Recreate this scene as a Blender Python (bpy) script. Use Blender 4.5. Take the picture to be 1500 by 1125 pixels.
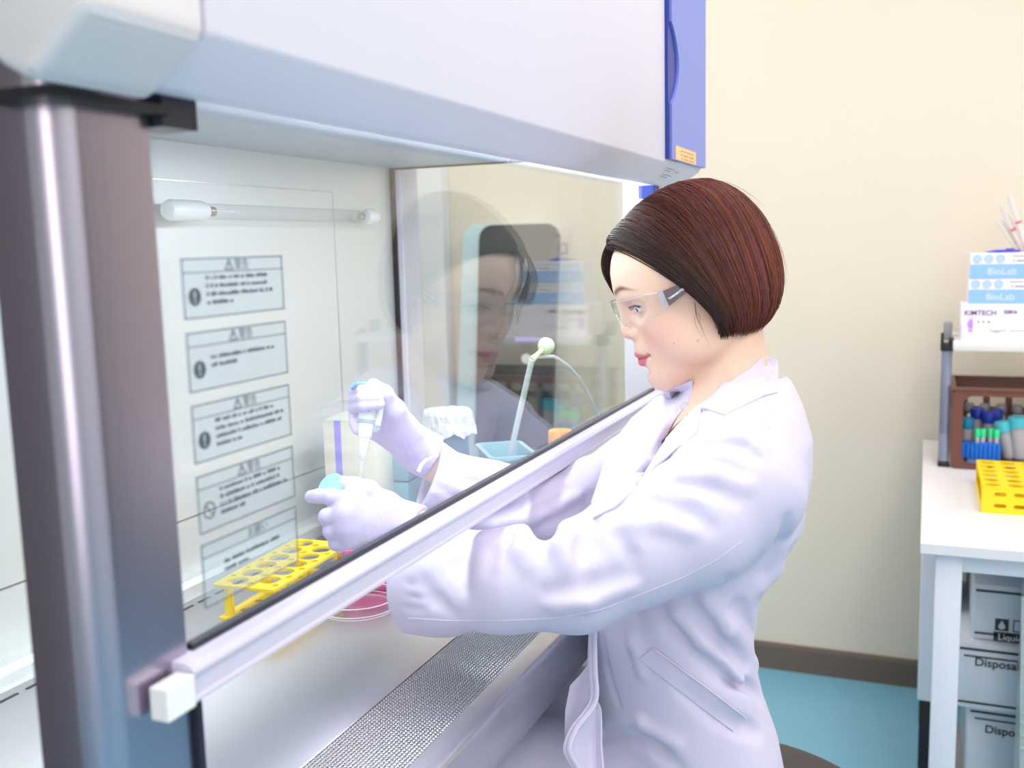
import bpy, bmesh, math, random
import numpy as np
from mathutils import Vector, Matrix
from mathutils.bvhtree import BVHTree
from mathutils.geometry import delaunay_2d_cdt

for _o in list(bpy.data.objects):
    bpy.data.objects.remove(_o)
SC = bpy.context.scene
COL = SC.collection
random.seed(7)
PI = math.pi

# ------------------------------------------------------------------ camera
FPX, CX, CY = 1458.0, 750.0, 562.5            # focal length and centre for the 1500 x 1125 frame
def _n(v):
    v = np.array(v, float); return v / np.linalg.norm(v)
_ex = _n([610., -217., FPX])                  # direction of world +X seen from the camera (right, down, forward)
_dn = _n([270., (610 * 270 + FPX * FPX) / 217, FPX])
_ez = -_dn
_ey = np.cross(_ez, _ex)
CR = np.stack([_ex, _ey, _ez], 1)
CC = np.array([0., -0.39, 1.30])
cam_d = bpy.data.cameras.new('camera'); cam = bpy.data.objects.new('camera', cam_d); COL.objects.link(cam)
cam_d.sensor_width = 36.0; cam_d.lens = 36.0 * FPX / 1500.0
cam_d.clip_start = 0.02
_m = Matrix.Identity(4)
for i in range(3):
    _m[i][0] = CR[0][i]; _m[i][1] = -CR[1][i]; _m[i][2] = -CR[2][i]; _m[i][3] = CC[i]
cam.matrix_world = _m
cam_d.dof.use_dof = True; cam_d.dof.focus_distance = 1.08; cam_d.dof.aperture_fstop = 6.5
SC.camera = cam
def proj(p):
    c = CR @ (np.array(p, float) - CC); return CX + FPX * c[0] / c[2], CY + FPX * c[1] / c[2], c[2]
def ray(u, v):
    return CR.T @ np.array([(u - CX) / FPX, (v - CY) / FPX, 1.0])
def on(u, v, ax, val):
    d = ray(u, v); t = (val - CC[ax]) / d[ax]; return CC + t * d
def dep(u, v, t):
    return CC + t * ray(u, v)

# ------------------------------------------------------------------ view, world, lamps
SC.view_settings.view_transform = 'Standard'
SC.view_settings.look = 'None'
SC.view_settings.gamma = 1.0
SC.view_settings.use_curve_mapping = False
SC.view_settings.exposure = 0.0
SC.cycles.transparent_max_bounces = 40
W = bpy.data.worlds.new('world'); SC.world = W; W.use_nodes = True
W.node_tree.nodes['Background'].inputs[0].default_value = (0.9, 0.93, 1.0, 1)
W.node_tree.nodes['Background'].inputs[1].default_value = 0.3
def area(name, loc, size, power, color, rot=(0, 0, 0)):
    l = bpy.data.lights.new(name, 'AREA'); l.shape = 'RECTANGLE'; l.size, l.size_y = size; l.energy = power; l.color = color
    o = bpy.data.objects.new(name, l); o.location = loc; o.rotation_euler = rot; COL.objects.link(o); return o
LK = dict(room=12.6, bench=5.6, fill=18.0)
WARM = (1.0, 0.915, 0.895)
for i, (lx, ly) in enumerate([(0.4, -1.1), (1.6, -0.7), (1.6, -1.9), (0.4, -2.2), (-1.0, -1.1), (1.6, 0.7), (2.25, 0.62)]):
    area('ceiling_lamp', (lx, ly, 2.57), (1.2, 0.5), LK['room'] * (0.5 if ly == 0.62 else 1), WARM)  # last lamp added, at half power, to brighten the wall behind the bench
area('bench_lamp', (0.97, 0.075, 1.428), (1.0, 0.05), LK['bench'], (0.86, 0.95, 1.0))
area('side_fill', (-1.96, -1.1, 1.5), (1.8, 1.3), LK['fill'], (1.0, 0.93, 0.92), (0, -PI / 2, 0))  # unseen fill light added to soften the shading, no opening behind it

# ------------------------------------------------------------------ materials
def s2l(c):
    c = c / 255.0
    return c / 12.92 if c <= 0.04045 else ((c + 0.055) / 1.055) ** 2.4
def rgb(r, g, b): return (s2l(r), s2l(g), s2l(b), 1)
MATS = {}
def mat(name, col, rough=0.5, metal=0.0, spec=0.5, bump=0.0, bscale=200.0, var=0.0, vscale=6.0, stretch=(1, 1, 1), **kw):
    m = bpy.data.materials.new(name); m.use_nodes = True
    nt = m.node_tree; p = nt.nodes['Principled BSDF']
    c = rgb(*col)
    p.inputs['Base Color'].default_value = c
    p.inputs['Roughness'].default_value = rough; p.inputs['Metallic'].default_value = metal
    p.inputs['Specular IOR Level'].default_value = spec
    for k, v in kw.items():
        p.inputs[k].default_value = v
    if bump or var:
        tc = nt.nodes.new('ShaderNodeTexCoord'); mp = nt.nodes.new('ShaderNodeMapping')
        mp.inputs['Scale'].default_value = stretch
        nt.links.new(tc.outputs['Object'], mp.inputs['Vector'])
    if bump:
        n = nt.nodes.new('ShaderNodeTexNoise'); n.inputs['Scale'].default_value = bscale; n.inputs['Detail'].default_value = 3
        b = nt.nodes.new('ShaderNodeBump'); b.inputs['Strength'].default_value = bump; b.inputs['Distance'].default_value = 0.002
        nt.links.new(mp.outputs[0], n.inputs['Vector']); nt.links.new(n.outputs['Fac'], b.inputs['Height']); nt.links.new(b.outputs[0], p.inputs['Normal'])
    if var:
        n = nt.nodes.new('ShaderNodeTexNoise'); n.inputs['Scale'].default_value = vscale; n.inputs['Detail'].default_value = 4
        mx = nt.nodes.new('ShaderNodeMix'); mx.data_type = 'RGBA'
        mx.inputs[6].default_value = c; mx.inputs[7].default_value = tuple(x * (1 - var) for x in c[:3]) + (1,)
        nt.links.new(mp.outputs[0], n.inputs['Vector']); nt.links.new(n.outputs['Fac'], mx.inputs[0]); nt.links.new(mx.outputs[2], p.inputs['Base Color'])
    MATS[name] = m
    return m
def thin_glass(name, tint=(1, 1, 1), refl=0.04, rough=0.0, haze=0.0, hazecol=(1, 1, 1)):
    """clear sheet: transparent plus mirror reflection that grows towards grazing angles (Schlick)"""
    m = bpy.data.materials.new(name); m.use_nodes = True; nt = m.node_tree; nt.nodes.clear()
    out = nt.nodes.new('ShaderNodeOutputMaterial'); mix = nt.nodes.new('ShaderNodeMixShader')
    tr = nt.nodes.new('ShaderNodeBsdfTransparent'); tr.inputs[0].default_value = tuple(tint) + (1,)
    gl = nt.nodes.new('ShaderNodeBsdfGlossy'); gl.inputs['Roughness'].default_value = rough
    lw = nt.nodes.new('ShaderNodeLayerWeight'); lw.inputs[0].default_value = 0.5
    pw = nt.nodes.new('ShaderNodeMath'); pw.operation = 'POWER'; pw.inputs[1].default_value = 5
    ma = nt.nodes.new('ShaderNodeMath'); ma.operation = 'MULTIPLY_ADD'; ma.inputs[1].default_value = 1 - refl; ma.inputs[2].default_value = refl
    nt.links.new(lw.outputs['Facing'], pw.inputs[0]); nt.links.new(pw.outputs[0], ma.inputs[0]); nt.links.new(ma.outputs[0], mix.inputs[0])
    base = tr
    if haze:
        df = nt.nodes.new('ShaderNodeBsdfDiffuse'); df.inputs[0].default_value = tuple(hazecol) + (1,)
        m2 = nt.nodes.new('ShaderNodeMixShader'); m2.inputs[0].default_value = haze
        nt.links.new(tr.outputs[0], m2.inputs[1]); nt.links.new(df.outputs[0], m2.inputs[2]); base = m2
    nt.links.new(base.outputs[0], mix.inputs[1]); nt.links.new(gl.outputs[0], mix.inputs[2]); nt.links.new(mix.outputs[0], out.inputs[0])
    MATS[name] = m
    return m
def emis(name, col, s):
    m = bpy.data.materials.new(name); m.use_nodes = True; p = m.node_tree.nodes['Principled BSDF']
    p.inputs['Base Color'].default_value = rgb(*col); p.inputs['Emission Color'].default_value = rgb(*col); p.inputs['Emission Strength'].default_value = s
    MATS[name] = m; return m

mat('wall', (237, 227, 210), 0.75, bump=0.12, bscale=260, var=0.04, vscale=3)
mat('wall_pale', (236, 238, 230), 0.75, bump=0.1, bscale=260)
mat('ceiling', (244, 244, 244), 0.8)
mat('floor', (128, 190, 216), 0.28, var=0.06, vscale=2.5, bump=0.03, bscale=60)
mat('baseboard', (116, 100, 90), 0.45, bump=0.05)
mat('trim_white', (236, 236, 240), 0.5)
mat('steel', (206, 203, 208), 0.28, 0.92, bump=0.05, bscale=90, stretch=(1, 40, 1))
mat('steel_post', (184, 174, 192), 0.26, 1.0, bump=0.02, bscale=30, stretch=(6, 6, .4))
mat('steel_wall', (226, 227, 226), 0.36, 0.35, bump=0.04, bscale=60, stretch=(1, 1, 30))
mat('hood_white', (233, 227, 239), 0.42)
mat('hood_cap', (228, 222, 224), 0.42)
mat('black', (22, 22, 26), 0.45)
mat('black_blue', (30, 32, 48), 0.35)
mat('blue', (126, 140, 214), 0.4)
mat('blue_dark', (38, 56, 150), 0.4)
mat('orange_label', (252, 205, 150), 0.5)
mat('paper', (244, 243, 246), 0.6)
mat('ink', (84, 90, 102), 0.6)
mat('ink_soft', (120, 126, 140), 0.6)
mat('rail', (208, 205, 224), 0.35)
mat('white_plastic', (242, 242, 242), 0.35)
mat('yellow', (252, 220, 32), 0.4, spec=0.4)
mat('table_white', (230, 229, 232), 0.35)
mat('table_leg', (226, 228, 238), 0.4)
thin_glass('glass', (0.98, 0.992, 0.99), 0.085)
thin_glass('glass_side', (0.975, 0.992, 0.98), 0.04)
thin_glass('film', (0.9, 0.93, 0.95), 0.04, 0.25, haze=0.13, hazecol=(.85, .9, .95))
thin_glass('clear_plastic', (0.985, 0.985, 0.99), 0.06, 0.05, haze=0.03)
thin_glass('tube_plastic', (0.9, 0.92, 0.93), 0.06, 0.1, haze=0.22, hazecol=(.95, .96, .97))

# ------------------------------------------------------------------ object helpers
def link(o, parent=None):
    COL.objects.link(o)
    if parent is not None: o.parent = parent
    return o
def tag(o, label=None, cat=None, group=None, kind=None):
    if label: o['label'] = label
    if cat: o['category'] = cat
    if group: o['group'] = group
    if kind: o['kind'] = kind
    return o
def thing(name, label, cat, loc=(0, 0, 0), rotz=0.0, group=None):
    o = bpy.data.objects.new(name, None); o.empty_display_size = 0.03
    o.location = loc; o.rotation_euler = (0, 0, rotz)
    COL.objects.link(o)
    return tag(o, label, cat, group)
def dup(root, loc=None, rotz=None, label=None, group=None):
    r = root.copy(); COL.objects.link(r)
    if loc is not None: r.location = loc
    if rotz is not None: r.rotation_euler = (0, 0, rotz)
    if label: r['label'] = label
    if group: r['group'] = group
    for ch in list(root.children):
        c = ch.copy(); COL.objects.link(c); c.parent = r
        for g in ch.children:
            d = g.copy(); COL.objects.link(d); d.parent = c
    return r
def obj(name, bm, m, parent=None, smooth=None, mats=None):
    """one mesh object; smooth = angle in degrees below which edges shade smooth"""
    me = bpy.data.meshes.new(name)
    if not isinstance(bm, bmesh.types.BMesh):
        v, f = bm
        me.from_pydata([tuple(x) for x in v], [], [tuple(x) for x in f])
        bm = bmesh.new(); bm.from_mesh(me)
    if smooth is not None:
        bm.normal_update()
        for f in bm.faces: f.smooth = True
        lim = math.radians(smooth)
        for e in bm.edges:
            if len(e.link_faces) == 2:
                e.smooth = e.calc_face_angle(0) < lim
            else: e.smooth = True
    bm.to_mesh(me); bm.free()
    for mm in (mats or [m]): me.materials.append(MATS[mm] if isinstance(mm, str) else mm)
    return link(bpy.data.objects.new(name, me), parent)
def struct(name, bm, m, parent=None, smooth=None):
    o = obj(name, bm, m, parent, smooth); o['kind'] = 'structure'; return o
def B(): return bmesh.new()
def box(bm, lo, hi, bev=0.0, seg=2, mi=0):
    vs = [bm.verts.new((x, y, z)) for x in (lo[0], hi[0]) for y in (lo[1], hi[1]) for z in (lo[2], hi[2])]
    fs = [(0, 1, 3, 2), (4, 6, 7, 5), (0, 4, 5, 1), (2, 3, 7, 6), (0, 2, 6, 4), (1, 5, 7, 3)]
    nf = [bm.faces.new([vs[i] for i in f]) for f in fs]
    for f in nf: f.material_index = mi
    if bev > 0:
        es = list({e for f in nf for e in f.edges})
        r = bmesh.ops.bevel(bm, geom=es, offset=bev, segments=seg, profile=0.5, affect='EDGES')
        for f in r['faces']: f.material_index = mi
    return bm
def prism(bm, poly, ax, lo, hi, bev=0.0, seg=2, only=None):
    """poly of 2-D points in the two axes other than ax (in x,y,z order), extruded from lo to hi"""
    def P(a, t):
        c = list(a); c.insert(ax, t); return c
    A = [bm.verts.new(P(p, lo)) for p in poly]; Bv = [bm.verts.new(P(p, hi)) for p in poly]
    n = len(poly); fs = [bm.faces.new(A), bm.faces.new(Bv[::-1])]
    for i in range(n):
        j = (i + 1) % n
        fs.append(bm.faces.new((A[j], A[i], Bv[i], Bv[j])))
    bmesh.ops.recalc_face_normals(bm, faces=fs)
    if bev > 0:
        es = list({e for f in fs for e in f.edges})
        bmesh.ops.bevel(bm, geom=es, offset=bev, segments=seg, profile=0.5, affect='EDGES')
    return bm
def sweep(bm, pts, rad, n=12, cap=True, flat=None):
    """tube along pts; rad number or list; flat=(a,b) makes an elliptic section"""
    pts = [Vector(p) for p in pts]; m = len(pts)
    if not hasattr(rad, '__len__'): rad = [rad] * m
    rings = []; up = None
    for i, p in enumerate(pts):
        t = (pts[min(i + 1, m - 1)] - pts[max(i - 1, 0)]).normalized()
        if up is None:
            up = Vector((0, 0, 1)) if abs(t.z) < 0.9 else Vector((1, 0, 0))
        s = t.cross(up).normalized(); up = s.cross(t).normalized()
        fa, fb = flat or (1, 1)
        rings.append([bm.verts.new(p + (s * math.cos(2 * PI * k / n) * fa + up * math.sin(2 * PI * k / n) * fb) * rad[i]) for k in range(n)])
    for a, b in zip(rings, rings[1:]):
        for k in range(n):
            bm.faces.new((a[k], a[(k + 1) % n], b[(k + 1) % n], b[k]))
    if cap:
        bm.faces.new(rings[0][::-1]); bm.faces.new(rings[-1])
    return bm
def lathe(bm, prof, n=32, c=(0, 0, 0), ax=None, cap=True):
    """prof: list of (r, h) turned about the axis ax through c"""
    c = Vector(c); a = Vector(ax or (0, 0, 1)).normalized()
    s = a.orthogonal().normalized(); t = a.cross(s)
    rings = []
    for r, h in prof:
        rings.append([bm.verts.new(c + a * h + (s * math.cos(2 * PI * k / n) + t * math.sin(2 * PI * k / n)) * max(r, 1e-5)) for k in range(n)])
    fs = []
    for p, q in zip(rings, rings[1:]):
        for k in range(n):
            fs.append(bm.faces.new((p[k], p[(k + 1) % n], q[(k + 1) % n], q[k])))
    if cap:
        fs.append(bm.faces.new(rings[0][::-1])); fs.append(bm.faces.new(rings[-1]))
    return bm
def circ(x, y, r, n=20): return [(x + r * math.cos(2 * PI * k / n), y + r * math.sin(2 * PI * k / n)) for k in range(n)]
def rrect(x0, y0, x1, y1, r, n=5):
    out = []
    for cx, cy, a in ((x1 - r, y1 - r, 0), (x0 + r, y1 - r, 90), (x0 + r, y0 + r, 180), (x1 - r, y0 + r, 270)):
        for k in range(n + 1):
            t = math.radians(a + 90 * k / n); out.append((cx + r * math.cos(t), cy + r * math.sin(t)))
    return out
def inpoly(x, y, poly):
    c = False; n = len(poly); j = n - 1
    for i in range(n):
        if (poly[i][1] > y) != (poly[j][1] > y) and x < (poly[j][0] - poly[i][0]) * (y - poly[i][1]) / (poly[j][1] - poly[i][1]) + poly[i][0]: c = not c
        j = i
    return c
def holed(bm, outline, holes, f0, f1):
    """plate with holes: outline and holes are 2-D polygons, f0/f1 map (a,b) to the lower and upper 3-D point"""
    vs, es = [], []
    for poly in [outline] + holes:
        b = len(vs); n = len(poly); vs += [Vector(p) for p in poly]; es += [(b + i, b + (i + 1) % n) for i in range(n)]
    V, E, F, *_ = delaunay_2d_cdt(vs, es, [], 1, 1e-6)
    keep = []
    for f in F:
        cx = sum(V[i].x for i in f) / 3; cy = sum(V[i].y for i in f) / 3
        if any(inpoly(cx, cy, h) for h in holes): continue
        keep.append(f)
    a = {}; b = {}
    used = {i for f in keep for i in f}
    for i in used:
        a[i] = bm.verts.new(f0(V[i].x, V[i].y)); b[i] = bm.verts.new(f1(V[i].x, V[i].y))
    cnt = {}
    fs = []
    for f in keep:
        fs.append(bm.faces.new([b[i] for i in f])); fs.append(bm.faces.new([a[i] for i in reversed(f)]))
        for k in range(3):
            i, j = f[k], f[(k + 1) % 3]
            if (j, i) in cnt: cnt.pop((j, i))
            else: cnt[(i, j)] = 1
    for (i, j) in cnt:
        fs.append(bm.faces.new((b[j], b[i], a[i], a[j])))
    bmesh.ops.recalc_face_normals(bm, faces=fs)
    return bm
def text(name, s, size, m, origin, xdir, ydir, parent=None, align='LEFT', thick=0.0, bold=0.0):
    cu = bpy.data.curves.new(name, 'FONT'); cu.body = s; cu.size = size; cu.align_x = align; cu.extrude = thick; cu.offset = bold
    t = bpy.data.objects.new(name, cu); COL.objects.link(t)
    bpy.context.view_layer.update()
    dg = bpy.context.evaluated_depsgraph_get()
    me = bpy.data.meshes.new_from_object(t.evaluated_get(dg))
    bpy.data.objects.remove(t)
    x = Vector(xdir).normalized(); y = Vector(ydir).normalized(); z = x.cross(y)
    M = Matrix((x, y, z)).transposed().to_4x4(); M.translation = Vector(origin)
    me.transform(M)
    me.materials.clear(); me.materials.append(MATS[m])
    me.name = name
    return link(bpy.data.objects.new(name, me), parent)

# ------------------------------------------------------------------ the room
XW, YL, YR, XB, ZC = 2.98, 1.16, -2.8, -2.0, 2.6
struct('floor', box(B(), (XB - .1, YR - .1, -0.1), (XW + .1, YL + .1, 0)), 'floor')
struct('ceiling', box(B(), (XB - .1, YR - .1, ZC), (XW + .1, YL + .1, ZC + .1)), 'ceiling')
struct('wall_far', box(B(), (XW, YR - .1, 0), (XW + .1, YL + .1, ZC)), 'wall')
struct('wall_left', box(B(), (XB - .1, YL, 0), (XW, YL + .1, ZC)), 'wall_pale')
struct('wall_right', box(B(), (XB - .1, YR - .1, 0), (XW, YR, ZC)), 'wall_pale')
struct('wall_near', box(B(), (XB - .1, YR, 0), (XB, YL, ZC)), 'wall_pale')
bb = prism(B(), [(XW, 0), (XW - .012, 0), (XW - .012, .072), (XW - .009, .082), (XW, .082)], 1, YR, YL)
struct('baseboard_far', bb, 'baseboard')
mat('reflect_brown', (92, 78, 80), .5)
d1 = B(); box(d1, (-1.05, YL - .045, 0), (-.25, YL - .001, 2.0), .004); struct('reflect_slab_1', d1, 'reflect_brown')  # dark slab added out of view to darken the post's reflections
d1 = B(); box(d1, (1.75, YR + .001, 0), (2.65, YR + .045, 2.0), .004); struct('reflect_slab_2', d1, 'reflect_brown')  # second unseen slab, added for the polished post to mirror
struct('trim_1', box(B(), (XW - .06, 1.06, 0), (XW, 1.15, ZC), .006), 'trim_white')
# ------------------------------------------------------------------ the clean bench
bench = thing('clean_bench', 'white and stainless steel laminar flow clean bench with sliding glass sash', 'clean bench', (0.97, 0.2, 0))
def bpart(name, bm, m, smooth=None, parent=None, mats=None):
    o = obj(name, bm, m, None, smooth, mats)
    o.data.transform(Matrix.Translation((-0.97, -0.2, 0)))      # local coordinates of the bench
    o.parent = parent if parent is not None else bench
    return o
def btext(*a, parent=None, **k):
    o = text(*a, **k); o.data.transform(Matrix.Translation((-0.97, -0.2, 0))); o.parent = parent or bench; return o
X0, X1, YB, ZS, ZT = 0.435, 1.50, 0.45, 0.885, 1.435

# perforated sheets: holes cut by a procedural pattern in the bench's own coordinates
def perforated(name, base, pitch, rad, metal=0.9, rough=0.3, dark=True):
    m = bpy.data.materials.new(name); m.use_nodes = True; nt = m.node_tree; p = nt.nodes['Principled BSDF']
    p.inputs['Base Color'].default_value = rgb(*base); p.inputs['Metallic'].default_value = metal; p.inputs['Roughness'].default_value = rough
    N = nt.nodes.new; L = nt.links.new
    tc = N('ShaderNodeTexCoord'); sp = N('ShaderNodeSeparateXYZ'); L(tc.outputs['Object'], sp.inputs[0])
    def M(op, a, b=None, c=None):
        n = N('ShaderNodeMath'); n.operation = op
        for i, v in enumerate((a, b, c)):
            if v is None: continue
            if isinstance(v, (int, float)): n.inputs[i].default_value = v
            else: L(v, n.inputs[i])
        return n.outputs[0]
    py = pitch * 0.866
    row = M('FLOOR', M('DIVIDE', sp.outputs[1], py))
    off = M('MULTIPLY', M('MODULO', M('ADD', row, 1000.0), 2.0), 0.5)
    u = M('SUBTRACT', M('FRACT', M('ADD', M('ADD', M('DIVIDE', sp.outputs[0], pitch), off), 100.0)), 0.5)
    v = M('SUBTRACT', M('FRACT', M('ADD', M('DIVIDE', sp.outputs[1], py), 100.0)), 0.5)
    d = M('SQRT', M('ADD', M('POWER', M('MULTIPLY', u, pitch), 2.0), M('POWER', M('MULTIPLY', v, py), 2.0)))
    hole = M('LESS_THAN', d, rad)
    rim = M('SMOOTH_MIN', M('DIVIDE', d, pitch * 0.6), 1.0, 0.2)
    bp = N('ShaderNodeBump'); bp.inputs['Strength'].default_value = 0.8; bp.inputs['Distance'].default_value = 0.001
    L(rim, bp.inputs['Height']); L(bp.outputs[0], p.inputs['Normal'])
    tr = N('ShaderNodeBsdfTransparent'); mx = N('ShaderNodeMixShader')
    L(hole, mx.inputs[0]); L(p.outputs[0], mx.inputs[1]); L(tr.outputs[0], mx.inputs[2]); L(mx.outputs[0], nt.nodes['Material Output'].inputs[0])
    MATS[name] = m
perforated('grille_sheet', (212, 208, 216), 0.0042, 0.00145)
perforated('ceiling_sheet', (206, 220, 234), 0.006, 0.0016, 0.3, 0.35)

# tray: work surface, grille, front lip
bpart('work_surface', box(B(), (X0, .068, ZS - .006), (X1, YB, ZS), .0008), 'steel', 40)
bpart('front_grille', box(B(), (X0, -.0135, ZS - .002), (X1, .0675, ZS - .0005)), 'grille_sheet')
bpart('grille_trough', prism(B(), [(-.0135, ZS - .004), (-.0125, ZS - .004), (-.0125, .832), (.067, .832), (.067, ZS - .008), (.068, ZS - .008), (.068, .828), (-.0135, .828)], 0, X0, X1), 'black_blue')
lip = [(-.0138, ZS), (-.034, ZS)]
for k in range(1, 7):
    a = PI / 2 * k / 6; lip.append((-.034 - .006 * math.sin(a), ZS - .006 + .006 * math.cos(a)))
lip += [(-.040, .826), (-.036, .821), (.03, .821), (.03, .824), (-.0138, .824)]
bpart('front_lip', prism(B(), lip, 0, .38, 1.555), 'steel', 50)
bpart('under_tray', box(B(), (.40, .03, .805), (1.54, .47, .822), .004), 'steel')
bpart('back_ledge', prism(B(), [(YB, ZS), (.424, ZS), (.424, ZS + .016), (.43, ZS + .022), (YB, ZS + .022)], 0, X0, X1), 'steel_wall', 30)
sl = B()
for k in range(34):
    x = X0 + .012 + k * .0313
    prism(sl, [(x + .002 * math.cos(t) + (.019 if math.cos(t) > 0 else 0), .409 + .0022 * math.sin(t)) for t in [2 * PI * j / 12 for j in range(12)]], 2, ZS - .0002, ZS + .0003)
bpart('exhaust_slots', sl, 'black_blue')
# back wall with raised centre panel and seams
bk = B(); box(bk, (.37, YB, .81), (1.56, YB + .02, 1.95))
bpart('back_panel', bk, 'steel_wall')
bk = B(); holed(bk, [(X0 + .10, ZS + .09), (X1 - .18, ZS + .09), (X1 - .18, ZT - .045), (X0 + .10, ZT - .045)], [[(X0 + .102, ZS + .092), (X1 - .182, ZS + .092), (X1 - .182, ZT - .047), (X0 + .102, ZT - .047)]],
      lambda a, b: (a, YB, b), lambda a, b: (a, YB - .0012, b))
bpart('panel_seam', bk, 'steel')
# interior ceiling and its lamp
bpart('plenum_sheet', box(B(), (X0, .0, ZT), (X1, YB, ZT + .002)), 'ceiling_sheet')
emis('diffuser', (205, 240, 255), 2.2)
bpart('light_diffuser', box(B(), (X0 + .02, .022, ZT - .004), (X1 - .02, .05, ZT), .001), 'diffuser')
bpart('plenum_box', box(B(), (.37, .0, ZT + .02), (1.56, YB, 1.95)), 'hood_white')
# left end: polished post, side window
lp = [(.432, .012), (.432, -.002)]
for k in range(0, 9):
    a = PI / 2 * k / 8; lp.append((.385 - .018 * math.sin(a), .016 - .018 * math.cos(a)))
lp += [(.367, .044), (.385, .044), (.385, .02), (.425, .012)]
bpart('corner_post', prism(B(), lp, 2, .821, 1.42), 'steel_post', 60)
bpart('corner_post', box(B(), (.367, .425, .821), (X0, YB, ZT), .003), 'steel_post')
bpart('sill', box(B(), (.367, .044, .821), (X0, .425, .90), .002), 'steel_wall')
bpart('side_glass', box(B(), (.398, .044, .90), (.404, .425, ZT)), 'glass_side')
bpart('glass_guide', box(B(), (.4325, -.006, .886), (.437, .014, 1.06)), 'black_blue')
# right end: pale post, side window with black gasket
bpart('corner_post', box(B(), (X1 + .001, -.002, .821), (1.56, .046, ZT), .003), 'hood_white')
bpart('corner_post', box(B(), (X1 + .001, .43, .821), (1.56, YB, ZT), .002), 'hood_white')
bpart('sill', box(B(), (X1 + .001, .046, .821), (1.55, .43, .915), .002), 'steel_wall')
bpart('side_glass', box(B(), (X1 + .002, .046, .915), (X1 + .008, .43, ZT)), 'glass_side')
bpart('gasket', box(B(), (X1 - .003, .441, ZS + .02), (X1 + .001, .449, ZT)), 'black')
bpart('gasket', box(B(), (X1 - .003, .046, ZT - .003), (X1 + .001, .441, ZT)), 'black')
# hood: white front with a bevelled lower edge, end cap, control panel
hp = [(-.06, 1.95), (-.06, 1.41), (-.058, 1.4065), (-.0275, 1.3865), (-.024, 1.3845), (-.012, 1.3845), (-.010, 1.387), (-.010, 1.95)]
bpart('hood', prism(B(), hp, 0, .413, 1.567), 'hood_white', 35)
cp = [(-.061, 1.95), (-.061, 1.408), (-.058, 1.402), (-.029, 1.381), (-.022, 1.378), (-.008, 1.385)]
q = on(0, 50, 0, .36); cp += [(q[1], q[2]), (q[1] + .3, q[2] + .32), (q[1] + .3, 1.95)]
bpart('hood_end_cap', prism(B(), cp, 0, .335, .412, .006, 3), 'hood_cap', 40)
bpart('underside_shade', box(B(), (.352, -.014, 1.374), (.437, .03, 1.379)), 'black')  # black sheet stands in for the shaded gap under the hood cap
bpart('sash_track', box(B(), (.434, -.010, 1.3685), (.462, .016, 1.386)), 'black_blue')
bpart('sash_track', box(B(), (1.47, -.012, 1.366), (1.50, .012, 1.385), .001), 'blue_dark')
pan = [(1.57, 1.9), (1.57, 1.4125), (1.35, 1.4115)]
zs0, zs1 = on(978, 150, 1, -.064)[2], on(978, 30, 1, -.064)[2]
for k in range(13):
    t = k / 12; pan.append((1.35 + (.042 * math.sin(PI * t) ** .8), zs0 + (zs1 - zs0) * t))
pan.append((1.35, 1.9))
cpn = bpart('control_panel', prism(B(), pan, 1, -.068, -.0605), 'blue', None)
bpart('panel_recess', box(B(), (1.3425, -.0645, 1.4115), (1.41, -.0600, 1.9)), 'blue_dark', parent=cpn)
a, b = on(990, 213, 1, -.0685), on(1019, 239, 1, -.0685)
z0 = on(992, 234, 1, -.0685)[2]
ol = bpart('caution_label', box(B(), (a[0], -.0688, z0), (b[0], -.0680, a[2]), .0002), 'orange_label', parent=cpn)
mat('orange_ink', (214, 150, 90), .6)
dl = B()
for k in range(3):
    for j in range(5):
        x = a[0] + .03 + j * .017 + random.uniform(0, .004); zz = a[2] - .006 - k * .0052
        box(dl, (x, -.0692, zz), (x + random.uniform(.008, .014), -.0688, zz + .0018))
bpart('panel_print', dl, 'orange_ink', parent=cpn)
# small white rating label on the bevel (lies on the bevel plane)
bn = Vector((0, -.0200, -.0305)).normalized(); bt = Vector((0, .0305, -.0200)).normalized(); b0 = Vector((0, -.058, 1.4065))
rl = B()
def bev(x, s, h): return tuple(b0 + Vector((x, 0, 0)) + bt * s + bn * h)
for (xa, xb, sa, sb) in [(1.385, 1.435, .004, .0145), (1.40, 1.46, .0165, .026), (1.44, 1.475, .006, .0145)]:
    vs = [rl.verts.new(bev(x, s, .0004)) for x, s in ((xa, sa), (xb, sa), (xb, sb), (xa, sb))]; rl.faces.new(vs)
bmesh.ops.recalc_face_normals(rl, faces=rl.faces)
bpart('rating_label', rl, 'paper')
rl = B()
for (xa, xb, s) in [(1.388, 1.43, .0065), (1.388, 1.42, .011), (1.403, 1.455, .019), (1.403, 1.445, .0235), (1.443, 1.47, .010)]:
    vs = [rl.verts.new(bev(x, s + d, .0006)) for x, d in ((xa, 0), (xb, 0), (xb, .0012), (xa, .0012))]; rl.faces.new(vs)
bmesh.ops.recalc_face_normals(rl, faces=rl.faces)
bpart('rating_print', rl, 'ink_soft')
# sash: pane, gasket, handle rail, end grip
sash = bpart('sash', box(B(), (X0 + .001, -.0025, 1.07), (X1, .0025, 1.52)), 'glass')
bpart('gasket', box(B(), (X0 + .001, -.0032, 1.0725), (X1, .0032, 1.0762)), 'black_blue', parent=sash)
rp = [(.004, 1.0725), (-.012, 1.0725), (-.0155, 1.0712), (-.0175, 1.0685), (-.0175, 1.0662), (-.0155, 1.0655), (-.0155, 1.0535), (-.0175, 1.0525), (-.0175, 1.0505), (-.0155, 1.0492), (.004, 1.0492)]
bpart('handle_rail', prism(B(), rp, 0, .419, 1.50), 'rail', 30, parent=sash)
bpart('end_grip', box(B(), (.396, -.0185, 1.0490), (.4185, -.006, 1.0680), .001), 'white_plastic', parent=sash)
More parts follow.
